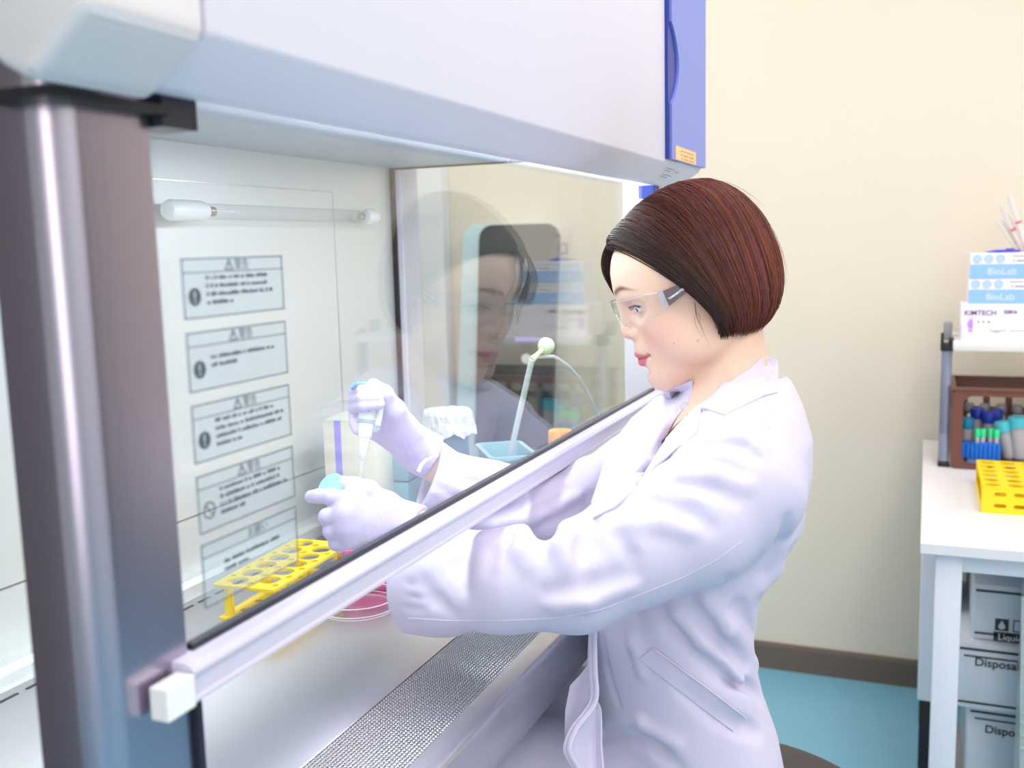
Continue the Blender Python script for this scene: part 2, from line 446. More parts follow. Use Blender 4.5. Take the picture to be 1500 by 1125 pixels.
# germicidal lamp on the back wall
lamp = bpart('germicidal_lamp', lathe(B(), [(.0092, 0), (.0096, .01), (.0096, .38), (.0092, .39)], 24, (.985, .424, 1.352), (1, 0, 0)), 'clear_plastic', 40)
for xa, xb in ((.925, .992), (1.368, 1.398)):
    cb = lathe(B(), [(.005, 0), (.0105, .002), (.0125, .007), (.0128, (xb - xa) * .5), (.0124, xb - xa - .008), (.0105, xb - xa)], 24, (xa, .424, 1.352), (1, 0, 0))
    box(cb, ((xa + xb) / 2 - .008, .43, 1.344), ((xa + xb) / 2 + .008, YB, 1.36))
    bpart('end_cap', cb, 'white_plastic', 40, parent=lamp)
mat('lamp_metal', (190, 180, 165), .3, .8)
for xa in (.998, 1.352):
    bpart('electrode', lathe(B(), [(.003, 0), (.006, .002), (.006, .010), (.003, .014)], 16, (xa, .424, 1.352), (1, 0, 0)), 'lamp_metal', 40, parent=lamp)
# warning labels on the pane
rows = [(1.298, 1.2635, '警告'), (1.2558, 1.2215, '警告'), (1.214, 1.180, '警告'), (1.1725, 1.138, '警告'), (1.1315, 1.093, 'お願い')]
yl = -.0031
for r, (zt, zb, ttl) in enumerate(rows):
    xa, xb = .4485, .5435
    lb = bpart('warning_label', box(B(), (xa, yl, zb), (xb, -.0026, zt)), 'film')
    fr = B(); w = .0007
    holed(fr, [(xa, zb), (xb, zb), (xb, zt), (xa, zt)], [[(xa + w, zb + w), (xb - w, zb + w), (xb - w, zt - .0085), (xa + w, zt - .0085)], [(xa + w, zt - .008), (xb - w, zt - .008), (xb - w, zt - w), (xa + w, zt - w)]],
          lambda p, q_: (p, yl - .0001, q_), lambda p, q_: (p, yl - .0003, q_))
    # text lines too fine to read: short strokes of uneven length
    nl = 4 if r in (0, 2, 3) else 2
    for k in range(nl):
        zz = zt - .0125 - k * .0048 - (.004 if nl == 2 else 0)
        x = xa + .02
        end = xb - .008 - (.045 if k == nl - 1 else random.uniform(0, .015))
        while x < end:
            g = random.uniform(.0014, .0026)
            box(fr, (x, yl - .0003, zz), (x + g, yl - .0001, zz + random.choice((.0016, .002, .0023)))); x += g + random.choice((.0005, .0007, .0022))
    bpart('label_print', fr, 'ink', parent=lb)
    btext('label_title', ttl, .0070, 'ink', ((xa + xb) / 2 + .006, yl - .0003, zt - .0068), (1, 0, 0), (0, 0, 1), parent=lb, align='CENTER')
    if r < 4:
        tri = B(); cx = (xa + xb) / 2 - .006; z0 = zt - .0075
        holed(tri, [(cx - .0042, z0), (cx + .0042, z0), (cx, z0 + .0068)], [[(cx - .0030, z0 + .0007), (cx + .0030, z0 + .0007), (cx, z0 + .0055)]], lambda p, q_: (p, yl - .0001, q_), lambda p, q_: (p, yl - .0003, q_))
        box(tri, (cx - .0003, yl - .0003, z0 + .002), (cx + .0003, yl - .0001, z0 + .0042))
        zc = zb + .0125
        if r < 3:
            bpart('warning_symbol', tri, 'ink', parent=lb); tri = B()
            holed(tri, circ(xa + .0095, zc, .0052, 24), [rrect(xa + .0087, zc - .001, xa + .0103, zc + .0035, .0006), circ(xa + .0095, zc - .0026, .0009, 10)], lambda p, q_: (p, yl - .0001, q_), lambda p, q_: (p, yl - .0003, q_))
        else:
            bpart('warning_symbol', tri, 'ink', parent=lb); tri = B()
            holed(tri, circ(xa + .0095, zc, .0052, 24), [circ(xa + .0095, zc, .0043, 24)], lambda p, q_: (p, yl - .0001, q_), lambda p, q_: (p, yl - .0003, q_))
            prism(tri, [(xa + .0095 + c * math.cos(math.radians(a)), zc + c * math.sin(math.radians(a))) for c, a in ((.0045, 130), (.0045, 140), (.0045, 310), (.0045, 320))], 1, yl - .0003, yl - .0001)
        bpart('round_symbol', tri, 'ink', parent=lb)
# stand
for x in (.42, 1.50):
    for y in (.10, .43):
        bpart('leg', box(B(), (x - .02, y - .02, 0), (x + .02, y + .02, .806), .003), 'hood_white')
bpart('cross_bar', box(B(), (.42, .42, .25), (1.50, .445, .29), .002), 'hood_white')
# ------------------------------------------------------------------ things standing in the bench
def thing_obj(o, root):
    """part o was modelled in world space: move it into root's space"""
    root_m = Matrix.LocRotScale(root.location, root.rotation_euler, None)
    o.data.transform(root_m.inverted()); return o
def wobj(name, bm, m, root, smooth=None, mats=None, sub=None):
    o = obj(name, bm, m, None, smooth, mats); thing_obj(o, root); o.parent = sub or root; return o

# yellow tube rack: holed top tray, holed bottom tray, posts
rk = thing('tube_rack', 'yellow plastic tube rack with round holes standing inside the glass-fronted bench', 'tube rack', (.957, .31, ZS), .075)
def rack_plate(L, Wd, big, small, z0, z1):
    bm = B(); hs = [circ(x, y, r, 22) for x, y, r in big] + [circ(x, y, r, 14) for x, y, r in small]
    holed(bm, rrect(-L / 2, -Wd / 2, L / 2, Wd / 2, .004, 4), hs, lambda a, b: (a, b, z0), lambda a, b: (a, b, z1)); return bm
big = [(-.0735 + .0295 * i, .0175, .0122) for i in range(6)] + [(-.062 + .0295 * i, -.0175, .0122) for i in range(5)]
small = [(-.0585 + .0295 * i, .0345 - .001, .0035) for i in range(5)] + [(-.078 + .0295 * i, -.001, .0048) for i in range(6)] + [(-.0765 + .0295 * i, -.0325, .0042) for i in range(6)]
obj('top_tray', rack_plate(.182, .080, big, small, .0445, .0475), 'yellow', rk, 30)
obj('bottom_tray', rack_plate(.182, .070, [(-.062 + .0295 * i, s, .0055) for i in range(5) for s in (.018, -.012)], [(-.077 + .0295 * i, .003, .0024) for i in range(6)], .006, .009), 'yellow', rk, 30)
for x in (-.078, 0, .078):
    for s in (-1, 1):
        y = s * .0275
        pb = B(); prism(pb, [(x - .005, y - .003), (x + .005, y - .003), (x + .005, y + .003), (x - .005, y + .003)], 2, .0085, .045); box(pb, (x - .0015, y - .005, .009), (x + .0015, y + .005, .0445))
        lathe(pb, [(.0035, 0), (.004, .0062)], 12, (x, y, 0)); obj('post', pb, 'yellow', rk)

# petri dish with pink medium, pink medium flask behind it
mat('pink', (255, 36, 158), .25); mat('pink_deep', (255, 20, 132), .2)
mat('pink_pale', (255, 130, 205), .2)
pd = thing('petri_dish', 'round clear petri dish with pink medium next to the sleeve cuff', 'petri dish', (.962, .215, ZS))
db = lathe(B(), [(.001, .0005), (.0425, .0005), (.0435, .002), (.0435, .012), (.0425, .012), (.0425, .002), (.001, .0018)], 48, cap=False)
thin_glass('dish_plastic', (.985, .985, .985), .02, .02)
obj('base', db, 'dish_plastic', pd, 40)
ld = lathe(B(), [(.001, .0150), (.0452, .0150), (.0462, .014), (.0462, .0045), (.0453, .0045), (.0453, .0135), (.001, .0138)], 48, cap=False)
obj('lid', ld, 'dish_plastic', pd, 40)
mat('rim_white', (246, 244, 250), .3)
for z, r in ((.0148, .0462), (.0046, .0460), (.0006, .0432)):
    rb = B(); sweep(rb, [(r * math.cos(a), r * math.sin(a), z) for a in np.linspace(0, 2 * PI, 73)], .0006, 6, False); obj('rim', rb, 'rim_white', pd, 60)
fl = thing('culture_flask', 'clear flat culture flask of pink medium behind the petri dish', 'culture flask', (1.058, .250, ZS), .35)
fb = B(); prism(fb, rrect(-.045, -.032, .045, .032, .008, 5), 2, .001, .058, .002); obj('bottle', fb, 'clear_plastic', fl, 40)
fb = B(); prism(fb, rrect(-.043, -.030, .043, .030, .007, 5), 2, .003, .050); obj('medium', fb, 'pink', fl, 40)
fb = lathe(B(), [(.014, 0), (.014, .016)], 24, (.045, 0, .03), (1, 0, 0)); obj('neck', fb, 'clear_plastic', fl, 40)
fb = lathe(B(), [(.0165, .008), (.017, .010), (.017, .026), (.0155, .028)], 24, (.045, 0, .03), (1, 0, 0)); obj('cap', fb, 'white_plastic', fl, 40)

# beaker under crumpled foil
mat('foil', (238, 240, 244), .4, .4, bump=1.0, bscale=60)
mat('teal_glass', (112, 158, 186), .2, **{'Transmission Weight': .3})
bk = thing('foil_covered_beaker', 'blue-tinted beaker with a crumpled aluminium foil cover, left of the pale blue tub', 'beaker', (1.278, .247, ZS))
obj('beaker', lathe(B(), [(.028, 0), (.030, .003), (.030, .175), (.031, .178), (.029, .178), (.0285, .004), (.001, .003)], 32, cap=False), 'teal_glass', bk, 40)
fo = B(); rng = random.Random(4); n = 56
prof = [(.001, .184), (.02, .1845), (.0335, .183), (.0355, .178), (.036, .167), (.0375, .157), (.0385, .149)]
rings = []
for j, (r, h) in enumerate(prof):
    rg = []
    for k in range(n):
        a = 2 * PI * k / n; w = max(0, j - 2) / 4
        rr = r + w * .0028 * math.sin(a * 13 + j * .7) + rng.uniform(-.0009, .0009) * (j > 0) + w * .0015 * math.sin(a * 5 + 1)
        rg.append(fo.verts.new((rr * math.cos(a), rr * math.sin(a), h + rng.uniform(-.0008, .0008) + (w > .9) * .004 * math.sin(a * 7))))
    rings.append(rg)
for p_, q_ in zip(rings, rings[1:]):
    for k in range(n): fo.faces.new((p_[k], p_[(k + 1) % n], q_[(k + 1) % n], q_[k]))
obj('foil_cover', fo, 'foil', bk)

# pale blue open tub with a pipetting tube standing in it
mat('tub_blue', (176, 222, 232), .35, **{'Transmission Weight': .25})
tb = thing('plastic_tub', 'pale blue rectangular plastic tub holding an aspirating tube', 'tub', (1.345, .185, ZS), .62)
t_ = B(); L_, W_, H_, th = .112, .066, .115, .0025
def taper_box(bm, L, Wd, H, k, th):
    o0 = rrect(-L / 2 * k, -Wd / 2 * k, L / 2 * k, Wd / 2 * k, .008, 4); o1 = rrect(-L / 2, -Wd / 2, L / 2, Wd / 2, .008, 4)
    i0 = rrect(-L / 2 * k + th, -Wd / 2 * k + th, L / 2 * k - th, Wd / 2 * k - th, .006, 4); i1 = rrect(-L / 2 + th, -Wd / 2 + th, L / 2 - th, Wd / 2 - th, .006, 4)
    e1 = rrect(-L / 2 - .004, -Wd / 2 - .004, L / 2 + .004, Wd / 2 + .004, .011, 4)
    rs = []
    for pl, z in ((o0, 0), (o1, H - .006), (e1, H - .005), (e1, H), (i1, H), (i0, th)):
        rs.append([bm.verts.new((x, y, z)) for x, y in pl])
    n = len(o0)
    for a_, b_ in zip(rs, rs[1:]):
        for k_ in range(n): bm.faces.new((a_[k_], a_[(k_ + 1) % n], b_[(k_ + 1) % n], b_[k_]))
    bm.faces.new(rs[0][::-1]); bm.faces.new(rs[-1]); return bm
obj('tub', taper_box(t_, L_, W_, H_, .86, th), 'tub_blue', tb, 40)
mat('valve_green', (214, 240, 190), .35); mat('tubing', (226, 240, 236), .25, **{'Transmission Weight': .35})
ap = thing('aspirating_tube', 'slanted clear tube with a pale green bulb and hose, standing in the blue tub', 'tube', (1.345, .185, ZS + .004))
pb_ = Vector((1.322, .197, ZS + .006)); pt_ = Vector(on(779, 527, 1, .118)); ball = Vector(on(800, 507, 1, .108))
s_ = B(); sweep(s_, [pb_, pb_.lerp(pt_, .5), pt_], .0042, 14); wobj('tube', s_, 'tubing', ap, 50)
s_ = B(); bmesh.ops.create_uvsphere(s_, u_segments=24, v_segments=14, radius=.0122, matrix=Matrix.Translation(ball)); wobj('bulb', s_, 'valve_green', ap, 60)
s_ = B(); sweep(s_, [pt_, pt_.lerp(ball, .4), ball], [.0052, .0032, .004], 12); wobj('nozzle', s_, 'valve_green', ap, 50)
hp_ = [pt_.lerp(ball, .2)] + [Vector(on(u, v, 1, y)) for u, v, y in ((810, 522, .110), (818, 526, .109), (832, 536, .106), (847, 552, .101), (862, 577, .095), (874, 602, .088), (884, 628, .080), (895, 660, .07))]
s_ = B(); sweep(s_, hp_, .0026, 10); wobj('hose', s_, 'tubing', ap, 60)

# bottle with an orange screw cap
mat('orange', (255, 176, 88), .4)
ob = thing('media_bottle', 'clear glass bottle with an orange screw cap behind the sash rail', 'bottle', (1.345, .098, ZS))
obj('bottle', lathe(B(), [(.001, .001), (.026, .001), (.028, .004), (.028, .085), (.024, .098), (.0155, .107), (.0155, .122)], 32, cap=False), 'clear_plastic', ob, 40)
obj('contents', lathe(B(), [(.001, .003), (.0265, .003), (.0265, .06), (.001, .06)], 32, cap=False), 'tub_blue', ob, 40)
cb = lathe(B(), [(.017, .112), (.0178, .114), (.0178, .145), (.0165, .148), (.001, .148)], 40, cap=False); obj('cap', cb, 'orange', ob, 40)

# cream tip box with a purple band, blue tray behind the hands
mat('cream', (222, 220, 198), .45); mat('purple', (150, 140, 232), .4)
tbx = thing('tip_box', 'cream upright box with a purple stripe behind the pipette', 'box', (1.225, .365, ZS), .15)
obj('box', box(B(), (-.036, -.04, 0), (.036, .04, .178), .003), 'cream', tbx, 40)
obj('stripe', box(B(), (-.0365, .012, .001), (-.0355, .022, .177)), 'purple', tbx)
obj('hinged_lid', box(B(), (-.037, -.041, .174), (.037, .041, .196), .003), 'clear_plastic', tbx, 40)
mat('tray_green', (150, 205, 214), .35, **{'Transmission Weight': .4}); mat('blue_tips', (84, 160, 222), .4)
tr = thing('rack_box', 'translucent green box of blue tips between the pipette and the far wrist', 'box', (1.30, .36, ZS), .1)
obj('box', box(B(), (-.045, -.05, 0), (.045, .05, .075), .004), 'tray_green', tr, 40)
tp = B()
for i in range(6):
    for j in range(7):
        lathe(tp, [(.0015, .076), (.003, .079), (.0032, .088), (.001, .088)], 8, (-.036 + i * .0144, -.042 + j * .014, 0), cap=False)
o_ = obj('tips', tp, 'blue_tips', tr); o_['kind'] = 'stuff'
obj('lid', box(B(), (-.046, -.051, .076), (.046, .051, .118), .004), 'tray_green', tr, 40)

# ------------------------------------------------------------------ far side of the room: wall unit
mat('unit_black', (36, 40, 48), .22); mat('unit_pale', (214, 238, 246), .35)
un = thing('wall_unit', 'tall black-fronted unit with a pale rim on the far wall behind the bench', 'wall unit', (2.95, .80, .70))
def slant(x0t, x1t, x0b, x1b, zb, zt, r=.045, n=6):
    pts = []
    for k in range(n + 1):
        a = PI / 2 * k / n; pts.append((x1t - r + r * math.sin(PI / 2 - a), zt - r + r * math.cos(PI / 2 - a)))
    for k in range(n + 1):
        a = PI / 2 * k / n; pts.append((x0t + r - r * math.sin(a), zt - r + r * math.cos(a)))
    pts += [(x0b, zb), (x1b, zb)]; return pts
wobj('housing', prism(B(), slant(.69, .985, .70, 1.04, .60, 1.372), 0, 2.91, 2.979, .004), 'unit_pale', un, 40)
wobj('front_panel', prism(B(), slant(.652, .918, .69, .955, .66, 1.368), 0, 2.885, 2.912, .004), 'unit_black', un, 40)
hb = B(); holed(hb, rrect(.628, 1.272, .652, 1.305, .003), [rrect(.633, 1.277, .650, 1.300, .002)], lambda a, b: (2.898, a, b), lambda a, b: (2.906, a, b)); mat('grey', (150, 152, 158), .4)
wobj('reflected_bracket', hb, 'grey', un)  # stands in for the shelf bracket mirrored in the sash
wobj('reflected_bar', box(B(), (2.882, .70, 1.005), (2.886, .80, 1.018)), 'purple', un)  # purple bar modelled after the carton's reflection in the sash
wobj('pale_disc', lathe(B(), [(.016, 0), (.016, .004)], 20, (2.886, .765, .95), (-1, 0, 0)), 'white_plastic', un, 40)  # white spot modelled after the basket's reflection in the sash

# ------------------------------------------------------------------ the side table and what it carries
TZ = .74
tab = thing('side_table', 'white laboratory table with square steel legs against the far wall', 'table', (2.42, -1.1, 0))
wobj('tabletop', box(B(), (1.926, -1.80, TZ - .021), (2.945, -.393, TZ), .0015), 'table_white', tab)
for x in (1.945, 2.88):
    for y in (-.466, -1.76):
        wobj('leg', box(B(), (x, y, .0), (x + .045, y + .046, TZ - .021), .003), 'table_leg', tab, 40)
wobj('apron', box(B(), (1.952, -1.72, TZ - .057), (1.975, -.464, TZ - .0215), .002), 'table_leg', tab, 40)
wobj('apron', box(B(), (1.99, -.455, TZ - .057), (2.88, -.43, TZ - .0215), .002), 'table_leg', tab, 40)
mat('shelf_post', (128, 134, 156), .35, .5)
sh = thing('desk_shelf', 'white raised shelf on grey posts standing on the table', 'shelf', (2.72, -.75, TZ))
wobj('shelf_board', box(B(), (2.56, -1.20, 1.028), (2.85, -.452, 1.049), .003), 'table_white', sh, 40)
for y0 in (-.452, -1.225):
    lg = B()
    for k in range(1):
        prism(lg, [(2.60, TZ + .012), (2.63, TZ + .012), (2.655, TZ + .075), (2.655, 1.03), (2.625, 1.03), (2.625, TZ + .078)], 1, y0, y0 + .024, .002)
    lgo = wobj('post', lg, 'shelf_post', sh, 30)
    wobj('foot', box(B(), (2.597, y0 - .001, TZ), (2.634, y0 + .025, TZ + .0135), .002), 'black', sh, 40, sub=lgo)
    cb = B(); box(cb, (2.620, y0 - .003, 1.022), (2.665, y0 + .027, 1.040), .002); box(cb, (2.620, y0 - .003, 1.035), (2.665, y0 + .009, 1.052), .002); box(cb, (2.620, y0 + .020, 1.035), (2.640, y0 + .027, 1.066), .002)
    wobj('bracket', cb, 'black', sh, 40, sub=lgo)
    wobj('clamp', box(B(), (2.70, y0, 1.04), (2.75, y0 + .02, 1.085), .004), 'grey', sh, 40, sub=lgo)

def carton(name, label, x0, y1, z0, dx, dy, dz, m, group=None):
    t = thing(name, label, 'box', (x0 + dx / 2, y1 - dy / 2, z0), 0, group)
    obj('carton', box(B(), (-dx / 2, -dy / 2, 0), (dx / 2, dy / 2, dz), .0015), m, t)
    return t
def onbox(t, dx, dy, u, v):      # point on the front (-X) face: u from its left edge, v up
    return (-dx / 2 - .0008, dy / 2 - u, v)
mat('box_white', (248, 244, 250), .5); mat('box_lilac', (214, 196, 236), .5); mat('print_purple', (112, 72, 150), .5); mat('print_violet', (206, 150, 244), .5)
mat('box_blue', (150, 196, 250), .5); mat('circle_blue', (190, 214, 250), .5); mat('print_white', (226, 236, 255), .5)
def front(t, name, dx, dy, rects, m):
    bm = B()
    for (u0, v0, u1, v1) in rects:
        box(bm, (-dx / 2 - .0009, dy / 2 - u1, v0), (-dx / 2 - .0001, dy / 2 - u0, v1))
    return obj(name, bm, m, t)
Lx, Uy = (0, -1, 0), (0, 0, 1)
kb = carton('glove_box', 'white glove carton with purple lettering at the bottom of the shelf stack', 2.60, -.467, 1.049, .12, .24, .088, 'box_white')
front(kb, 'side_print', .12, .24, [(.001, .004, .0035, .04)], 'box_lilac')
text('lettering', 'KIMTECH', .0165, 'print_purple', onbox(kb, .12, .24, .007, .062), Lx, Uy, kb, thick=.0002, bold=.0002)
text('lettering', '52816', .011, 'print_purple', onbox(kb, .12, .24, .092, .066), Lx, Uy, kb, thick=.0002, bold=.0004)
hd = B()
def hpoly(pts): prism(hd, [(.12 - u, v) for u, v in pts], 0, -.0609, -.0601)
hpoly([(.0165, .030), (.027, .030), (.027, .042), (.0165, .042)])
for i, h in enumerate((.050, .053, .0535, .051)): hpoly([(.0165 + i * .0027, .0415), (.0188 + i * .0027, .0415), (.0188 + i * .0027, h), (.0165 + i * .0027, h)])
hpoly([(.0125, .043), (.0145, .0445), (.0172, .038), (.0168, .034)])
hpoly([(.0165, .022), (.027, .022), (.027, .028), (.0165, .028)])
obj('glove_picture', hd, 'print_violet', kb)
front(kb, 'small_print', .12, .24, [(.008, .056, .045, .0565)], 'print_violet')
front(kb, 'small_print', .12, .24, [(.036, .044, .040, .048), (.047, .044, .051, .048), (.058, .044, .063, .048), (.062, .025, .10, .0262), (.07, .021, .085, .0222), (.105, .025, .14, .0262)], 'ink_soft')
for (nm, z0, y1, lab) in (('lower', 1.137, -.482, 'blue and white lab glove carton in the middle of the shelf stack'), ('upper', 1.1965, -.4835, 'blue and white lab glove carton topmost on the shelf stack')):
    b_ = carton('glove_box', lab, 2.605, y1, z0, .11, .23, .059, 'box_white', 'blue and white glove cartons')
    front(b_, 'blue_band', .11, .23, [(0, .001, .23, .034)], 'box_blue')
    text('lettering', 'BioLab', .0225, 'print_white', (-.0562, .115 - .037, .0095), Lx, Uy, b_, thick=.0002)
    for i in range(3):
        cbm = B(); ring = circ(.115 - .0145 - i * .0245, .0465, .0098, 24); inn = circ(.115 - .0145 - i * .0245, .0465, .0080, 24)
        holed(cbm, ring, [inn], lambda p, q_: (-.0555, p, q_), lambda p, q_: (-.0559, p, q_))
        obj('round_icon', cbm, 'box_blue', b_)
        cbm = B(); prism(cbm, inn, 0, -.0558, -.0551); obj('icon_fill', cbm, 'circle_blue', b_)
    front(b_, 'small_print', .11, .23, [(.082, .051, .084, .053), (.088, .051, .115, .0525), (.118, .051, .14, .0525), (.09, .040, .094, .0425), (.098, .040, .13, .0425)], 'ink_soft')
mat('pen_blue', (52, 62, 220), .35)
pn = thing('marker_pen', 'blue pen lying on top of the topmost carton', 'pen', (2.65, -.555, 1.2562))
s_ = B(); sweep(s_, [(2.65, -.518, 1.2585), (2.65, -.524, 1.2588), (2.65, -.54, 1.2596), (2.65, -.575, 1.2598), (2.65, -.59, 1.2592)], [.0008, .0016, .0034, .0036, .0026], 12); wobj('barrel', s_, 'pen_blue', pn, 50)
s_ = B(); sweep(s_, [(2.65, -.560, 1.2645), (2.65, -.580, 1.265)], .0012, 8); wobj('clip', s_, 'blue_dark', pn, 50)
# wrapped serological pipettes leaning up out of a holder behind the cartons
mat('wrap', (248, 240, 238), .35, **{'Transmission Weight': .2}); mat('red_mark', (232, 90, 110), .5)
cup = thing('pipette_holder', 'small white holder behind the cartons with wrapped pipettes leaning out', 'holder', (2.78, -.715, 1.049))
obj('cup', lathe(B(), [(.04, 0), (.045, .002), (.048, .15), (.045, .15), (.042, .004), (.001, .004)], 28, cap=False), 'white_plastic', cup, 40)
tops = [((1478, 286), 'longest'), ((1466, 300), 'second longest'), ((1460, 320), 'leftmost, low'), ((1470, 322), 'red-banded'), ((1482, 316), 'rightmost')]
for i, ((u, v), w) in enumerate(tops):
    top = Vector(on(u, v, 0, 2.70 + .02 * i)); base = Vector((2.775 + .012 * (i - 2) * .5, -.690 - .0145 * i, 1.06))
    lab = ['tallest wrapped pipette with pale tip above the cartons', 'second tallest wrapped pipette leaning above the cartons', 'shortest wrapped pipette leaning furthest left above the cartons', 'wrapped pipette with a red band above the cartons', 'wrapped pipette nearest the frame edge above the cartons'][i]
    pt = thing('wrapped_pipette', lab, 'pipette', tuple(base), 0, 'wrapped pipettes on the shelf')
    s_ = B(); sweep(s_, [base, base.lerp(top, .93), top], [.006, .0062, .004], 12); wobj('sleeve', s_, 'wrap', pt, 50)
    s_ = B(); a_ = base.lerp(top, .80 if i != 2 else .7); b_ = base.lerp(top, .815 if i != 2 else .72); sweep(s_, [a_, b_], .0066, 12); wobj('band', s_, 'red_mark', pt, 50)
    s_ = B(); a_ = base.lerp(top, .42); b_ = base.lerp(top, .60); sweep(s_, [a_, b_], .0064, 12); wobj('label_strip', s_, 'red_mark', pt, 50)

# brown basket, open at the front
mat('brown', (112, 66, 58), .4); 
bs = thing('basket', 'brown plastic basket with slotted back under the shelf', 'basket', (2.70, -.66, TZ))
bm = B()
fx, bx, y0, y1, z1 = 2.585, 2.82, -.87, -.455, .925
holed(bm, rrect(y0, TZ, y1, z1 + .012, .02), [rrect(y0 + .03, TZ + .014, y1 - .024, z1 - .006, .022)], lambda a, b: (fx + .012 + (b - TZ) * -.02, a, b), lambda a, b: (fx + (b - TZ) * -.02, a, b))
wobj('front_frame', bm, 'brown', bs, 40)
bm = B(); sl_ = [rrect(y1 - .078 - k * .052, z1 - .066, y1 - .042 - k * .052, z1 - .032, .005, 3) for k in range(7)] + [rrect(y1 - .078 - k * .052, TZ + .04, y1 - .042 - k * .052, TZ + .10, .005, 3) for k in range(7)]
holed(bm, rrect(y0, TZ, y1, z1 + .012, .02), sl_, lambda a, b: (bx, a, b), lambda a, b: (bx - .004, a, b)); wobj('back_wall', bm, 'brown', bs, 40)
for y in (y0, y1 - .004):
    bm = B(); holed(bm, [(fx, TZ + .012), (bx, TZ + .012), (bx, z1 + .008), (fx, z1 + .008)], [rrect(fx + .03 + k * .05, z1 - .05, fx + .062 + k * .05, z1 - .024, .005, 3) for k in range(4)] , lambda a, b: (a, y, b), lambda a, b: (a, y + .004, b)); wobj('side_wall', bm, 'brown', bs)
wobj('floor_panel', box(B(), (fx, y0 + .01, TZ + .001), (bx, y1 - .01, TZ + .006)), 'brown', bs)
bm = B(); holed(bm, [(fx - .008, y0 - .006), (bx + .006, y0 - .006), (bx + .006, y1 + .006), (fx - .008, y1 + .006)], [[(fx + .014, y0 + .008), (bx - .008, y0 + .008), (bx - .008, y1 - .008), (fx + .014, y1 - .008)]], lambda a, b: (a, b, z1 + .008), lambda a, b: (a, b, z1 + .013)); wobj('rim', bm, 'brown', bs)

mat('cap_navy', (36, 66, 190), .4); mat('cap_teal', (30, 150, 200), .4); mat('cap_cyan', (92, 214, 236), .4); mat('cap_green', (60, 236, 160), .4)
mat('rack_blue', (30, 120, 224), .4); mat('tube_body', (226, 226, 232), .4, **{'Transmission Weight': .3}); mat('box_pale_blue', (150, 186, 250), .4)
BF = TZ + .0065
def tube50(label, u, v, X, capm, r=.0145, L=.105, tilt=(0, 0), group='capped tubes in the basket'):
    top = Vector(on(u, v, 0, X)); up = Vector((tilt[0], tilt[1], 1)).normalized()
    L = min(L, (top.z - BF - .002) / up.z); base = top - up * L
    t = thing('capped_tube', label, 'tube', tuple(base), 0, group)
    b = lathe(B(), [(.002, 0), (r * .95, .012), (r, .016), (r, L - .012)], 20, base, up); wobj('tube', b, 'tube_body', t, 50)
    b = lathe(B(), [(r * 1.18, L - .026), (r * 1.2, L - .024), (r * 1.2, L - .002), (r * 1.1, L)], 22, base, up); wobj('cap', b, capm, t, 40)
    return t
tube50('tube with a navy cap at the back left of the basket', 1432, 598, 2.745, 'cap_navy', .0135)
tube50('tube with a navy cap in the middle of the three navy ones', 1449, 604, 2.72, 'cap_navy', .0135)
tube50('tube with a navy cap, rightmost of the three navy ones', 1460, 600, 2.76, 'cap_navy', .0135)
tube50('tube with a teal cap against the left side of the basket', 1417, 612, 2.68, 'cap_teal', .0125)
tube50('wide tube with a cyan cap leaning in the basket', 1468, 617, 2.665, 'cap_cyan', .0155, .115, (0.0, .22))
tube50('wide tube with a cyan cap at the frame edge, in the basket', 1492, 610, 2.66, 'cap_cyan', .0195, .12, (0, .1))
mr = thing('tube_rack', 'small blue tube rack inside the brown basket', 'tube rack', (2.635, -.515, BF))
zr = on(1440, 672, 0, 2.62)[2]
rb = B(); box(rb, (2.615, -.566, zr), (2.655, -.478, on(1440, 650, 0, 2.615)[2]), .003)
for k in range(9): lathe(rb, [(.0045, 0), (.0045, on(1440, 650, 0, 2.615)[2] - zr - .002)], 10, (2.615, -.483 - k * .0098, zr + .001))
wobj('rack_top', rb, 'rack_blue', mr, 40)
wobj('rack_base', box(B(), (2.618, -.560, BF), (2.652, -.492, zr), .002), 'box_pale_blue', mr, 40)
zt_ = on(1440, 650, 0, 2.615)[2]
for i, (u, X) in enumerate(((1431.5, 2.628), (1440, 2.632), (1451, 2.640), (1460, 2.630))):
    p_ = on(u, 640, 0, X); t = thing('small_tube', ['small green-capped tube at the left end of the blue rack', 'small green-capped tube, second from the left in the blue rack', 'small green-capped tube, third from the left in the blue rack', 'small green-capped tube at the right end of the blue rack'][i], 'tube', (p_[0], p_[1], zt_), 0, 'green-capped tubes in the blue rack')
    obj('tube', lathe(B(), [(.0055, 0.0005), (.0055, .016)], 14), 'tube_body', t, 40)
    obj('cap', lathe(B(), [(.0066, .014), (.0066, .033), (.006, .034)], 14), 'cap_green', t, 40)
for i in range(6):
    y = -.50 - i * .037; t = thing('clear_bottle', ['clear bottle at the left end of the back row in the basket', 'clear bottle, second in the back row of the basket', 'clear bottle, third in the back row of the basket', 'clear bottle, fourth in the back row of the basket', 'clear bottle, fifth in the back row of the basket', 'clear bottle at the right end of the back row in the basket'][i], 'bottle', (2.79, y, BF), 0, 'clear bottles at the back of the basket')
    obj('bottle', lathe(B(), [(.001, 0), (.015, 0), (.015, .095), (.011, .10), (.011, .108)], 18, cap=False), 'clear_plastic', t, 40)
    obj('cap', lathe(B(), [(.0125, .104), (.0125, .122), (.011, .124)], 18), 'grey', t, 40)

